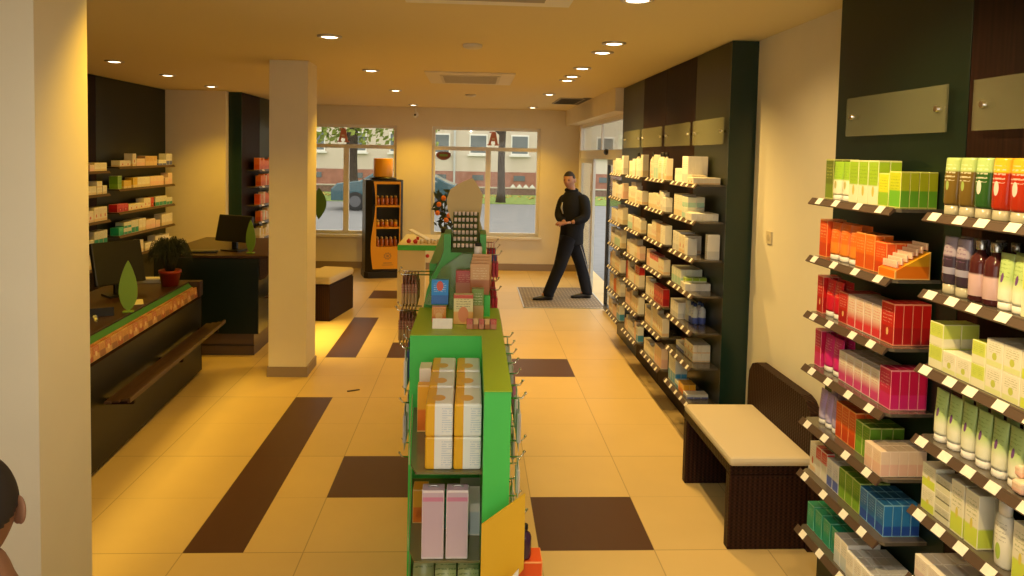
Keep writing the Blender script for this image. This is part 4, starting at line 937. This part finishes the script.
# tilted lip balm rack with rows of sticks
lr = thing('lip_balm_rack', 'tilted rack of small lip balm sticks on top of rear gondola', 'rack', (-.035, 4.005, 1.5005))
mb = MB(); mb.prism([(-.0, 0), (.24, .0), (.24, .20), (.22, .20)], -.072, .072, 'x'); mb.build('rack_body', mat('rack_green', (.07, .10, .03), .4), lr)
sm = mat('stick_white', (.88, .82, .78), .3); smr = mat('stick_pink', (.85, .68, .60), .3)
stick = None
for r in range(6):
    for k in range(6):
        o = MB().tube([(0, 0, 0), (0, -.004, .019)], .0080, 8).build('lip_balm', sm if (r+k) % 4 else smr) if stick is None or (r+k) % 4 == 0 and False else None
        if o is None: o = copy_tree(stick)
        else: stick = o
        o.location = (-.035-.058+k*.0225, 4.005+.018+r*.036, 1.5005+.026+r*.032)
        tag(o, 'tiny pale lip balm stick, %s row up, %s from left in the tilted rack' % (ORD[r], ORD[k]), 'lip balm', 'lip balms in the tilted rack')
for q in range(3):
    put('flask', .045, .045, .085, mat('white_gloss', (.75, .72, .68), .2), (.035, 3.97, 1.30+q*.0865), 'white little bottle, %s from the bottom of the stacked column' % ORD[q], 'bottle', 'white bottles stacked at the lip balm rack', white_pl if q % 2 else black_pl)
B(.0, .07, -.056, -.001, 1.285, 1.299).build('bottle_ledge', green_b, rg)
# packs standing on the lower top board
sn = [pack('sn_blue', (.02, .28, .75), (.03, .15, .50), .4, (.8, .85, .9), None, blob=(.75, .2, (.7, .1, .05))), pack('sn_orange', (.72, .30, .06), (.65, .18, .05), .4, (.9, .8, .5), None, blob=(.4, .25, (.8, .5, .2))),
      pack('sn_cereal', (.75, .66, .30), (.80, .42, .10), .45, (.15, .08, .02), None, blob=(.33, .27, (.72, .25, .08)), band=(.88, 1, (.6, .08, .03))), pack('sn_green', (.20, .30, .05), (.55, .35, .12), .5, (.8, .8, .5), None), pack('sn_red', (.50, .07, .05), (.55, .22, .12), .5, (.8, .5, .3), None),
      pack('sn_brown', (.66, .36, .14), (.45, .16, .05), .5, (.85, .7, .4), None)]
def front_pack(nm, d, w_, h, m, loc, label, cat, tilt=0):
    o = MB().box(-w_/2, w_/2, -d/2, d/2, 0, h, bev=.002).build(nm, m, loc=loc); o.rotation_euler.x = R(tilt); tag(o, label, cat)
    # print faces the camera side, so the pattern axis is swapped by a quarter turn
    o.rotation_euler.z = 0; return o
def fpk(nm, d, w_, h, m, loc, label, cat, tilt=0, group=None):
    o = MB().box(-d/2, d/2, -w_/2, w_/2, 0, h, bev=.002).build(nm, m, loc=loc); o.rotation_euler = (0, R(-tilt), R(90)) if False else (R(0), 0, R(90)); tag(o, label, cat, group); return o
fpk('snack_bag', .03, .085, .125, sn[0], (-.155, 3.72, 1.275), 'bright blue snack bag at the left above the gondola top', 'bag')
fpk('snack_box', .05, .07, .075, sn[1], (-.155, 3.66, GZ+.001), 'small orange box standing under the blue snack bag', 'box'); B(-.19, -.12, 3.69, 3.75, GZ, 1.274).build('bag_riser', green_b, gd)
fpk('cereal_box', .05, .095, .145, sn[2], (-.035, 3.62, GZ+.001), 'cream cereal box with orange bowl picture on the gondola top', 'box')
fpk('snack_box', .05, .06, .16, sn[3], (.035, 3.70, GZ+.001), 'narrow green and tan packet right of the cereal box', 'packet')
fpk('snack_bag', .04, .10, .12, sn[4], (-.03, 3.90, 1.30), 'dark red snack bag above the cereal box', 'bag'); B(-.08, .02, 3.90, 3.96, GZ, 1.299).build('bag_riser', green_b, gd)
for k in range(4): fpk('snack_packet', .012, .10, .16, sn[5], (.045+.004*k, 3.80+k*.035, 1.31+k*.012), 'tan snack packet, %s in the tilted stack at right' % ORD[k], 'packet', 0, 'tan packets on the rear gondola')
B(.0, .10, 3.78, 3.95, GZ, 1.309).build('packet_riser', green_b, gd)
for k in range(5): fpk('snack_packet', .012, .035, .05, sn[k % 2+4], (.0+k*.027, 3.50, GZ+.001), 'tiny brown sample sachet, %s from left at gondola top edge' % ORD[k], 'sachet', 0, 'sachets at the gondola top edge')
o = MB().prism([(-.02, 0), (.03, 0), (.0, .045)], -.05, .045, 'x').build('price_stand', label_m, loc=(-.13, 3.52, GZ+.001)); tag(o, 'white folded price card on the gondola top', 'price card')
# big hanging snack bundles left and right of the rear part
for r, (z, ys_, xx, yb) in enumerate(((1.36, (4.10, 4.22), -.215, .17), (1.17, (4.05, 4.17), -.275, .12))):
    for c_, y in enumerate(ys_):
        hook(-1, xx, y, z, 5, 4, .10, .17, 'left flank of rear gondola, %s row, %s column' % (ORD[r], ORD[c_]), None, yb)
for r, z in enumerate((1.47, 1.27, 1.07)):
    for c_, y in enumerate((4.15, 4.45, 4.75)):
        hook(1, .085, y, z, 3, [3, 2, 3][(r+c_) % 3] if c_ else 3, .09, .13, 'right flank of rear gondola, %s row, %s column' % (ORD[r], ORD[c_]), None, .07)

# ------------------------------------------------------------------ window stickers
pinkred = mat('sticker_red', (.62, .22, .15), .6)
def letter_a(loc, s, label):
    mb = MB()
    # heavy slab A with a curled left foot
    mb.prism([(-.10, -.5), (-.42, -.5), (-.42, -.42), (-.33, -.40), (-.12, .42), (-.28, .40), (-.28, .5), (.18, .5), (.36, -.40), (.46, -.42), (.46, -.5), (.10, -.5), (.10, -.42), (.16, -.40), (.13, -.2), (-.12, -.2), (-.16, -.40), (-.10, -.42)], -.006, .006, 'y')
    o = mb.build('letter_sticker', pinkred, loc=loc); o.scale = (s, 1, s); tag(o, label, 'sticker')
    B(-.10, .11, -.012, -.0065, -.08, .04).build('counter_hole', mat('sticker_pale', (.75, .62, .5), .6), o)
letter_a((-2.26, YF+.075, 2.31), .24, 'red letter A sticker on the upper pane of the left window')
letter_a((.34, YF+.075, 2.31), .24, 'red letter A sticker on the upper pane of the right window')
o = MB().prism([(.13*math.cos(i*PI/12), .075*math.sin(i*PI/12)+.02*math.cos(i*PI/12)**2) for i in range(24)], -.004, .004, 'y').build('oval_sticker', mat('sticker_dark', (.16, .05, .03), .5), loc=(-.52, YF+.07, 1.99)); tag(o, 'small dark red oval sticker on the right window, left pane', 'sticker')
B(-.07, .07, -.008, -.0045, -.01, .03).build('sticker_motif', mat('sticker_green', (.12, .2, .05), .5), o)
n = 16; pts = [(.13*math.sin(PI*i/n)*(1 if i <= n else 1), -.28+.56*i/n) for i in range(n+1)]; pts += [(-.11*math.sin(PI*i/n), -.28+.56*i/n) for i in range(n-1, 0, -1)]
o = MB().prism(pts, -.004, .004, 'y').build('leaf_sticker', mat('sticker_leaf', (.10, .22, .03), .5), loc=(-2.66, YF+.05, 1.12)); tag(o, 'large green leaf sticker on the left window by the column', 'sticker')
# flower bouquet poster
fp = thing('flower_arrangement', 'orange flowers in dark leaves standing on the right window sill', 'flowers', (-.48, YF+.0, WZ0+.0005))
mb = MB().lathe([(.05, 0), (.07, .1), (.06, .16)], n=14); mb.build('vase', black_pl, fp)
random.seed(11); mb = MB()
for k in range(60):
    a = random.uniform(0, 2*PI); rr = random.uniform(.02, .2); z = random.uniform(.15, .80); c = Vector((rr*math.cos(a)*(1.0), rr*math.sin(a)*.12-.03, z)); t_ = random.uniform(0, PI); l = random.uniform(.05, .10)
    d = Vector((math.cos(t_)*l, random.uniform(-.02, .02), math.sin(t_)*l)); s_ = Vector((-d.z, 0, d.x))*.35
    mb.face([c-d, c+s_, c+d, c-s_])
mb.tube([(0, -.02, .1), (0, -.03, .7)], .012, 6)
mb.build('foliage', mat('bouquet_leaf', (.02, .035, .015), .6), fp)
for k, (x, z) in enumerate(((-.10, .55), (-.02, .66), (.08, .36), (-.12, .40), (.03, .28), (.12, .48))): MB().sphere((x, -.09, z), .045, (1, .5, 1), 10, 8).build('flower', mat('flower_orange', (.65, .16, .02), .6), fp)

# ------------------------------------------------------------------ outside
gz = -.04
asph = mat('asphalt', (.20, .20, .205), .9, noise=.1, nscale=3); grassm = mat('lawn', (.20, .28, .05), .95, noise=.4, nscale=4)
B(-32, 26, 13.2, 31, gz-.05, gz).build('ground_pavement', asph, kind='structure')
B(-32, 26, 31, 70, gz-.05, gz+.02).build('ground_lawn', grassm, kind='structure')
B(2.2, 26, -6, 13.19, gz-.05, gz).build('ground_side', asph, kind='structure')
o = MB(); random.seed(5)
for k in range(700):
    x = random.uniform(-18, 18); y = random.uniform(34.2, 37.0); a = random.uniform(0, PI); s_ = random.uniform(.08, .18)
    o.face([(x-s_*math.cos(a), y-s_*math.sin(a), gz+.03), (x+.3*s_, y-.4*s_, gz+.08), (x+s_*math.cos(a), y+s_*math.sin(a), gz+.05), (x-.3*s_, y+.4*s_, gz+.08)])
oo = o.build('fallen_leaves', mat('autumn_leaf', (.50, .34, .08), .9)); tag(oo, 'strip of yellow brown fallen leaves on the lawn outside', 'leaves', kind='stuff')
t = thing('low_wall', 'low brown brick wall along the lawn outside the windows', 'wall', (0, 38.0, gz))
B(-19, 19, -.12, .12, .02, .34).build('brick_course', mat('brick_kerb', (.22, .13, .10), .9, noise=.3, nscale=8), t); B(-19, 19, -.15, .15, .34, .40).build('coping', mat('coping', (.48, .42, .33), .9), t)
bd = thing('apartment_building', 'pale rendered apartment building with brick base across the street', 'building', (0, 46, gz))
B(-26, 22, 0, .8, .99, 11).build('facade', mat('render_beige', (.60, .52, .42), .9, noise=.05, nscale=.5), bd)
B(-26, 22, -.05, .8, .02, .98).build('brick_base', mat('brick_base', (.36, .16, .11), .9, noise=.2, nscale=3), bd)
dp = mat('dark_pane', (.13, .15, .16), .15)
for k, x in enumerate((-12.2, -9.6, -7.1, -4.6, -2.0, .3, 2.87, 5.6, 8.2, 10.8)):
    for z in (2.05, 5.0):
        wf = B(x-.56, x+.56, -.08, -.001, z, z+1.25, bev=.01).build('window', white_pl, bd)
        B(x-.48, x+.48, -.10, -.081, z+.10, z+1.16).build('pane', dp, wf)
        B(x-.66, x+.66, -.22, -.001, z-.10, z-.005).build('sill', white_pl, wf)
    B(x-.35, x+.35, -.08, -.051, .45, .78).build('cellar_window', dp, bd)
B(-1.22, -1.10, -.16, -.04, .0, 10.5).build('downpipe', alu, bd)
bark = mat('bark', (.07, .05, .035), .95, noise=.4, nscale=8, bump=.4)
leafm = mat('tree_leaf', (.26, .32, .05), .8, noise=.5, nscale=2)
def tree(x, y, rad, label, crown):
    t = thing('street_tree', label, 'tree', (x, y, gz+.02))
    MB().tube([(0, 0, 0), (.02, 0, .5), (0, 0, 1.8), (.04, 0, 3.2), (0, 0, 4.5), (.1, 0, 6.5)], [rad*1.5, rad*1.1, rad, rad*.95, rad*.8, rad*.4], 12).build('trunk', bark, t)
    mb = MB()
    for k in range(crown[0]):
        a = random.uniform(0, 2*PI); rr = random.uniform(.2, crown[1]); z = random.uniform(crown[2], crown[3]); s_ = random.uniform(.10, .20); c = Vector((rr*math.cos(a), rr*math.sin(a)*.6, z+.25*math.sin(a*3)))
        n_ = Vector((random.gauss(0, 1), random.gauss(0, 1), random.gauss(0, 1))).normalized(); u = n_.orthogonal().normalized(); v = n_.cross(u)
        mb.face([c-u*s_, c+v*s_*.6, c+u*s_, c-v*s_*.6])
    mb.build('crown', leafm, t)
    for k in range(5):
        a = random.uniform(0, 2*PI); MB().tube([(0, 0, 2.9+k*.3), (1.2*math.cos(a), .8*math.sin(a), 3.5+k*.3), (2.6*math.cos(a), 1.5*math.sin(a), 3.8+k*.35)], [.09, .06, .015], 6).build('branch', bark, t)
tree(-5.35, 33, .25, 'thick street tree trunk seen through the left window', (1500, 4.2, 2.55, 5.5))
tree(1.2, 31.8, .15, 'slender tree trunk seen through the right window', (160, 2.0, 3.5, 6.0))
tree(11.5, 17.5, .2, 'leafy tree seen through the panes over the entrance door', (1300, 3.0, 2.4, 6.0))
for k in range(4):
    o = MB().prism([(-.14, 0), (.14, 0), (.14, .26), (0, .42), (-.14, .26)], -.02, .02, 'y').build('white_fence_board', white_pl, loc=(2.25+k*.36, 41.5, gz+.02)); tag(o, 'white pointed board, %s from left outside before the brick base' % ORD[k], 'fence board', 'white pointed boards outside')
cr_ = thing('parked_car', 'teal blue car parked outside the right window', 'car', (-2.75, 27.0, gz))
teal = mat('car_paint', (.025, .08, .10), .25, coat=.6)
side = [(-2.2, .35), (-2.2, .75), (-2.0, .95), (-1.2, 1.05), (-.55, 1.45), (.3, 1.52), (1.1, 1.42), (1.85, 1.05), (2.15, .95), (2.25, .7), (2.2, .35)]
rings = []
for sx in (-.84, -.80, .80, .84):
    k = 1 if abs(sx) < .82 else .97
    rings.append([(x*k, sx, .30+(z-.30)*(1 if abs(sx) < .82 else .97)) for x, z in side])
MB().loft(rings).build('body', teal, cr_)
for f in cr_.children[0].data.polygons: f.use_smooth = False
gl = mat('car_glass', (.45, .50, .52), .08)
MB().prism([(-.95, 1.06), (-.45, 1.38), (.28, 1.44), (.28, 1.05)], -.850, -.842, 'y').build('side_window', gl, cr_); MB().prism([(.36, 1.05), (.36, 1.44), (1.05, 1.35), (1.5, 1.06)], -.850, -.842, 'y').build('side_window', gl, cr_)
for x in (-1.35, 1.35):
    for sy in (-1, 1):
        wl_ = MB().tube([(x, sy*.87, .33), (x, sy*.67, .33)], .33, 20).build('wheel', black_pl, cr_); MB().tube([(x, sy*.883, .33), (x, sy*.871, .33)], .2, 16).build('hub', mat('hub_grey', (.10, .10, .11), .4), wl_)
B(2.12, 2.20, -.80, -.50, .72, .88, bev=.01).build('rear_light', redm, cr_); B(-.12, .12, -.86, -.843, .88, .91).build('door_handle', alu, cr_)

# ------------------------------------------------------------------ people
skin_m = mat('skin', (.42, .20, .11), .55); hair_m = mat('dark_hair', (.018, .011, .008), .7); cloth = mat('black_cloth', (.010, .010, .012), .85, .2, bump=.3, nscale=30)
trou = mat('navy_trousers', (.012, .012, .016), .85, .2); shoe_m = mat('black_shoe', (.015, .012, .01), .35)
def skin(name, verts, edges, m, parent=None, sub=2, root=0):
    me = bpy.data.meshes.new(name); me.from_pydata([v[0] for v in verts], edges, []); o = link(bpy.data.objects.new(name, me)); me.materials.append(m)
    s = o.modifiers.new('skin', 'SKIN'); s.use_smooth_shade = True
    if len(me.skin_vertices) == 0 or len(me.skin_vertices[0].data) == 0:
        bpy.context.view_layer.objects.active = o; bpy.ops.mesh.customdata_skin_add()
    for i, v in enumerate(verts):
        r = v[1]; r = r if isinstance(r, tuple) else (r, r); me.skin_vertices[0].data[i].radius = r
    me.skin_vertices[0].data[root].use_root = True
    sb = o.modifiers.new('sub', 'SUBSURF'); sb.levels = sub; sb.render_levels = sub
    if parent: o.parent = parent
    return o
def head_mesh(mb, c, s=1.0, yaw=0, pitch=0, ear=1.0):
    """head of 0.23 m with brow, nose, lips, chin and ears; looks along -Y before yaw"""
    base = len(mb.bm.verts); g = bmesh.ops.create_uvsphere(mb.bm, u_segments=32, v_segments=24, radius=1)
    rot = Matrix.Rotation(yaw, 3, 'Z') @ Matrix.Rotation(pitch, 3, 'X')
    allv = list(g['verts'])
    for v in g['verts']:
        x, y, z = v.co
        X = x*.076; Y = y*.098; Z = z*.118
        if z < 0: X *= 1-.30*(-z)**1.3; Y = Y*(1-.22*(-z)) if y > 0 else Y*(1-.05*(-z))
        if y > 0 and z < -.1: Y *= 1+.35*z
        f = max(0, -y)
        Y -= .018*math.exp(-((x/.20)**2+((z+.12)/.22)**2))*f           # nose
        Y -= .010*math.exp(-((x/.12)**2+((z+.24)/.10)**2))*f
        Y += .010*(math.exp(-(((x-.42)/.2)**2+((z-.06)/.11)**2))+math.exp(-(((x+.42)/.2)**2+((z-.06)/.11)**2)))*f   # eye sockets
        Y -= .005*math.exp(-((x/.6)**2+((z-.22)/.10)**2))*f            # brow
        Y -= .006*math.exp(-((x/.28)**2+((z+.48)/.09)**2))*f           # lips
        Y -= .010*math.exp(-((x/.3)**2+((z+.85)/.2)**2))*f             # chin
        v.co = Vector((X, Y, Z))
    for sx in (-1, 1):
        e = bmesh.ops.create_uvsphere(mb.bm, u_segments=14, v_segments=10, radius=1); allv += e['verts']
        for v in e['verts']:
            x, y, z = v.co; rim = .004*math.exp(-((x-1)**2)*2)
            v.co = Vector((sx*(.076+(x*.007+(.010 if y > 0 else .0)*y*1.2)*ear), .008+y*.019*(1+.25*z), -.005+z*.032))
    for v in allv: v.co = rot @ (v.co*s) + Vector(c)
    for f in set(f for v in allv for f in v.link_faces): f.smooth = True
    return rot
def hair_cap(c, rot, s, thick, m, parent, low=-.15, side=.10):
    mb = MB(); g = bmesh.ops.create_uvsphere(mb.bm, u_segments=72, v_segments=64, radius=1); dead = []
    for v in g['verts']:
        x, y, z = v.co
        lim = .50 if y < -.35 else (side+(-y)*.5 if y < .1 else low-.35*max(0, y-.1))
        if z < lim: dead.append(v); continue
        k = 1+thick*(1 if z > lim+.12 else .5)
        v.co = rot @ (Vector((x*.077*k, y*.099*k, z*.119*k))*s) + Vector(c)
    bmesh.ops.delete(mb.bm, geom=dead, context='VERTS')
    for f in mb.bm.faces: f.smooth = True
    o = mb.build('hair', m, parent); so_ = o.modifiers.new('thick', 'SOLIDIFY'); so_.thickness = .006; so_.offset = -1
    return o
def hand(mb, c, d, up, s=1.0, curl=.5):
    """palm with four bent fingers and a thumb, pointing along d"""
    d = Vector(d).normalized(); up = Vector(up); sd = d.cross(up).normalized(); up = sd.cross(d).normalized(); c = Vector(c)
    def ring(p, a, b_, n=8): return [p+sd*a*math.cos(2*PI*i/n)+up*b_*math.sin(2*PI*i/n) for i in range(n)]
    mb.loft([ring(c-d*.02*s, .024*s, .018*s), ring(c+d*.03*s, .036*s, .015*s), ring(c+d*.085*s, .040*s, .012*s), ring(c+d*.092*s, .036*s, .009*s)])
    for k, l in enumerate((.068, .078, .072, .055)):
        p = c+d*.088*s+sd*(-.03+k*.02)*s; pts = [p-d*.01*s]; dd = d.copy()
        for j in range(3):
            dd = (dd - up*curl*.9).normalized(); p = p+dd*l*s/3; pts.append(p.copy())
        mb.tube(pts, [.0095*s, .009*s, .008*s, .006*s], 7)
    p = c+d*.025*s-sd*.032*s; mb.tube([p, p-sd*.022*s+d*.02*s, p-sd*.026*s+d*.048*s-up*.012*s], [.013*s, .010*s, .007*s], 7)

# man walking by the entrance; heels and toes rest on the mat
pm = thing('person', 'man in black jacket and trousers walking past the entrance, holding a wallet', 'person', (1.37, 10.38, .0105))
shL = (.20, -.10, 1.45); shR = (-.08, .13, 1.44)
elL = (.21, -.20, 1.17); wrL = (-.01, -.27, 1.11)
elR = (-.15, .05, 1.17); wrR = (-.09, -.20, 1.10)
hipF = (-.02, -.09, .88); knF = (-.13, -.10, .48); anF = (-.28, -.09, .10)
hipB = (.06, .08, .88); knB = (.19, .08, .50); anB = (.29, .09, .10)
V = [((.02, 0, .95), (.09, .08)), ((.04, 0, 1.22), (.10, .09)), ((.05, 0, 1.40), (.08, .07)), ((.02, -.01, 1.55), .058), ((.00, -.02, 1.66), .055), (shL, .04), (elL, .038), (wrL, .03), (shR, .04), (elR, .038), (wrR, .03),
     (hipF, .06), (knF, .055), (anF, .045), ((-.38, -.10, .05), .035), (hipB, .06), (knB, .062), (anB, .045), ((.20, .08, .045), .035)]
E_ = [(0, 1), (1, 2), (2, 3), (3, 4), (2, 5), (5, 6), (6, 7), (2, 8), (8, 9), (9, 10), (0, 11), (11, 12), (12, 13), (13, 14), (0, 15), (15, 16), (16, 17), (17, 18)]
bodyo = skin('body', V, E_, skin_m, pm)
HC = (-.02, -.03, 1.685)
mb = MB(); rot = head_mesh(mb, HC, 1.03, R(-30), R(4)); hm = mb.build('head', skin_m, pm)
mb = MB(); hand(mb, Vector(wrL)+Vector((-.03, -.01, 0)), (-1, -.15, -.05), (0, 0, 1), 1.0, .5); mb.build('hand', skin_m, pm)
mb = MB(); hand(mb, Vector(wrR)+Vector((-.02, -.02, 0)), (-.6, -.7, .1), (.2, 0, 1), 1.0, .5); mb.build('hand', skin_m, pm)
hair_cap(HC, rot, 1.03, .05, hair_m, hm, low=.0)
for sx in (-1, 1): MB().sphere(tuple(rot @ (Vector((sx*.031, -.090, .010))*1.03)+Vector(HC)), .009, (1.3, .7, .7), 10, 8).build('eye', mat('eye_dark', (.02, .012, .01), .2), hm)
MB().sphere(tuple(rot @ (Vector((0, -.100, -.056))*1.03)+Vector(HC)), .018, (1.0, .35, .24), 12, 8).build('mouth', mat('lip', (.28, .09, .07), .5), hm)
def ering(cx, cy, z, rx, ry, n=20, tilt=0): return [(cx+rx*math.cos(2*PI*i/n), cy+ry*math.sin(2*PI*i/n), z+tilt*math.cos(2*PI*i/n)) for i in range(n)]
jk = MB().loft([ering(.03, 0, .775, .170, .155, tilt=.01), ering(.03, 0, .80, .178, .162), ering(.04, 0, .98, .165, .15), ering(.055, 0, 1.15, .185, .165), ering(.06, .01, 1.32, .20, .17), ering(.06, .01, 1.43, .185, .15), ering(.045, .01, 1.50, .125, .105), ering(.025, 0, 1.545, .08, .078)]).build('jacket', cloth, pm)
def sleeve(a, b, c):
    a, b, c = Vector(a), Vector(b), Vector(c); o0 = Vector((.06, .01, a.z-.01))
    skin('sleeve', [(tuple(o0*.7+a*.3), .085), (tuple(a), .098), (tuple(a*.55+b*.45), .086), (tuple(b), .078), (tuple(b*.45+c*.55), .066), (tuple(c), .052)], [(0, 1), (1, 2), (2, 3), (3, 4), (4, 5)], cloth, jk)
sleeve((.19, -.09, 1.43), elL, Vector(wrL)+Vector((.03, .005, 0))); sleeve((-.07, .12, 1.42), elR, Vector(wrR)+Vector((-.005, .03, 0)))
MB().tube([(.02+.078*math.cos(a), .0+.07*math.sin(a), 1.545+.012*math.sin(a)) for a in [i*2*PI/14 for i in range(15)]], .022, 8).build('collar', cloth, jk)
MB().tube([(-.11, -.135, 1.22), (-.135, -.13, 1.30), (-.12, -.125, 1.38)], [.008, .014, .008], 8).build('chest_patch', mat('patch_pale', (.32, .28, .18), .7), jk)
tr = MB().loft([ering(.03, 0, 1.0, .145, .13), ering(.03, 0, .92, .155, .145), ering(.02, 0, .84, .15, .155), ering(.02, 0, .77, .11, .13)]).build('trousers', trou, pm)
def tleg(h, k, a):
    h, k, a = Vector(h), Vector(k), Vector(a); d = (k-h); e = (a-k)
    MB().tube([Vector((.03, h.y*.6, .96)), h+d*.02, h+d*.3, h+d*.7, k, k+e*.4, a+Vector((.0, 0, -.0)), a+Vector((-.005, 0, -.045))], [.10, .118, .112, .098, .09, .084, .080, .080], 16).build('trouser_leg', trou, tr)
tleg(hipF, knF, anF); tleg(hipB, knB, anB)
MB().tube([(.13, -.05, .84), (.205, .005, .66), (.255, .01, .5), (.315, .015, .32), (.352, .02, .12)], .006, 6).build('white_stripe', mat('stripe_grey', (.30, .28, .26), .7), tr)
def shoe(x, y, dx):
    rings = []
    for s, w_, h in ((0, .030, .07), (.04, .042, .095), (.10, .044, .085), (.17, .050, .062), (.24, .044, .048), (.285, .022, .032)):
        rings.append([(x-s*math.cos(dx), y+w_*math.cos(a)-s*math.sin(dx), max(.0, .5*h+.5*h*math.sin(a))) for a in [i*2*PI/14 for i in range(14)]])
    return MB().loft(rings).build('shoe', shoe_m, pm)
shoe(-.22, -.085, .12); shoe(.345, .09, .06)
o = MB().box(-.05, .05, -.035, .035, -.012, .012, bev=.004, rot=Matrix.Rotation(R(20), 3, 'Z')).build('held_wallet', mat('wallet_brown', (.22, .07, .03), .5), loc=(1.37-.17, 10.38-.29, 1.095)); tag(o, 'small reddish brown wallet held in the hands of the man', 'wallet')

# person seen from behind in the lower left corner
HX, HY, HZ = -1.060, 1.62, 1.235
p2 = thing('person', 'person with short dark hair seen from behind at lower left edge', 'person', (HX, HY, 0))
mb = MB(); yw = R(208); rot = head_mesh(mb, (0, 0, HZ), 1.0, yw, R(5), 1.0); mb.build('head', mat('skin_tanned', (.26, .12, .06), .6), p2)  # skin colour darkened to stand in for the weaker light here
hair_cap((0, 0, HZ), rot, 1.0, .05, hair_m, p2, low=.06, side=-.02)
sk2 = mat('skin_tanned', (.26, .12, .06), .6)
for sx in (-1, 1):
    e = MB().sphere((0, 0, 0), 1, (.007, .020, .032), 18, 14); e.sphere((-sx*.001, -.008, -.022), .011, (.6, 1, 1), 10, 8); eo = e.build('ear', sk2, p2); eo.location = rot @ Vector((sx*.081, .012, -.006)) + Vector((0, 0, HZ)); eo.rotation_euler.z = yw+sx*R(-32)
s0 = HZ-.20
V = [((0, .0, .62), (.14, .10)), ((0, 0, .85), (.13, .095)), ((0, -.01, s0-.04), (.13, .085)), ((.004, -.015, s0+.03), .074), ((.004, -.01, HZ-.06), .068), ((-.16, 0, s0-.05), .055), ((-.20, .03, s0-.32), .042), ((-.18, .18, s0-.48), .03),
     ((.16, 0, s0-.05), .055), ((.20, .03, s0-.32), .042), ((.18, .18, s0-.48), .03), ((-.08, 0, .58), .085), ((-.09, 0, .32), .06), ((-.09, .0, .07), .042), ((-.09, .12, .035), .034), ((.08, 0, .58), .085), ((.09, 0, .32), .06), ((.09, 0, .07), .042), ((.09, .12, .035), .034)]
skin('body', V, [(0, 1), (1, 2), (2, 3), (3, 4), (2, 5), (5, 6), (6, 7), (2, 8), (8, 9), (9, 10), (0, 11), (11, 12), (12, 13), (13, 14), (0, 15), (15, 16), (16, 17), (17, 18)], sk2, p2)
shirt = mat('red_brown_shirt', (.16, .04, .03), .85)
skin('shirt', [((0, 0, .60), (.17, .125)), ((0, 0, .85), (.16, .12)), ((0, -.01, s0-.05), (.15, .105)), ((0, -.015, s0+.005), .07), ((-.165, 0, s0-.05), .07), ((-.205, .03, s0-.32), .055), ((-.19, .15, s0-.45), .045), ((.165, 0, s0-.05), .07), ((.205, .03, s0-.32), .055), ((.19, .15, s0-.45), .045)],
     [(0, 1), (1, 2), (2, 3), (2, 4), (4, 5), (5, 6), (2, 7), (7, 8), (8, 9)], shirt, p2, root=1)
skin('trousers', [((0, 0, .60), (.15, .12)), ((-.085, 0, .56), .105), ((-.09, 0, .32), .078), ((-.09, 0, .09), .06), ((.085, 0, .56), .105), ((.09, 0, .32), .078), ((.09, 0, .09), .06)], [(0, 1), (1, 2), (2, 3), (0, 4), (4, 5), (5, 6)], trou, p2)
for sx in (-.19, .19):
    mb = MB(); hand(mb, (sx, .19, s0-.49), (0, 1, -.3), (0, 0, 1), .85, .4); mb.build('hand', skin_m, p2)
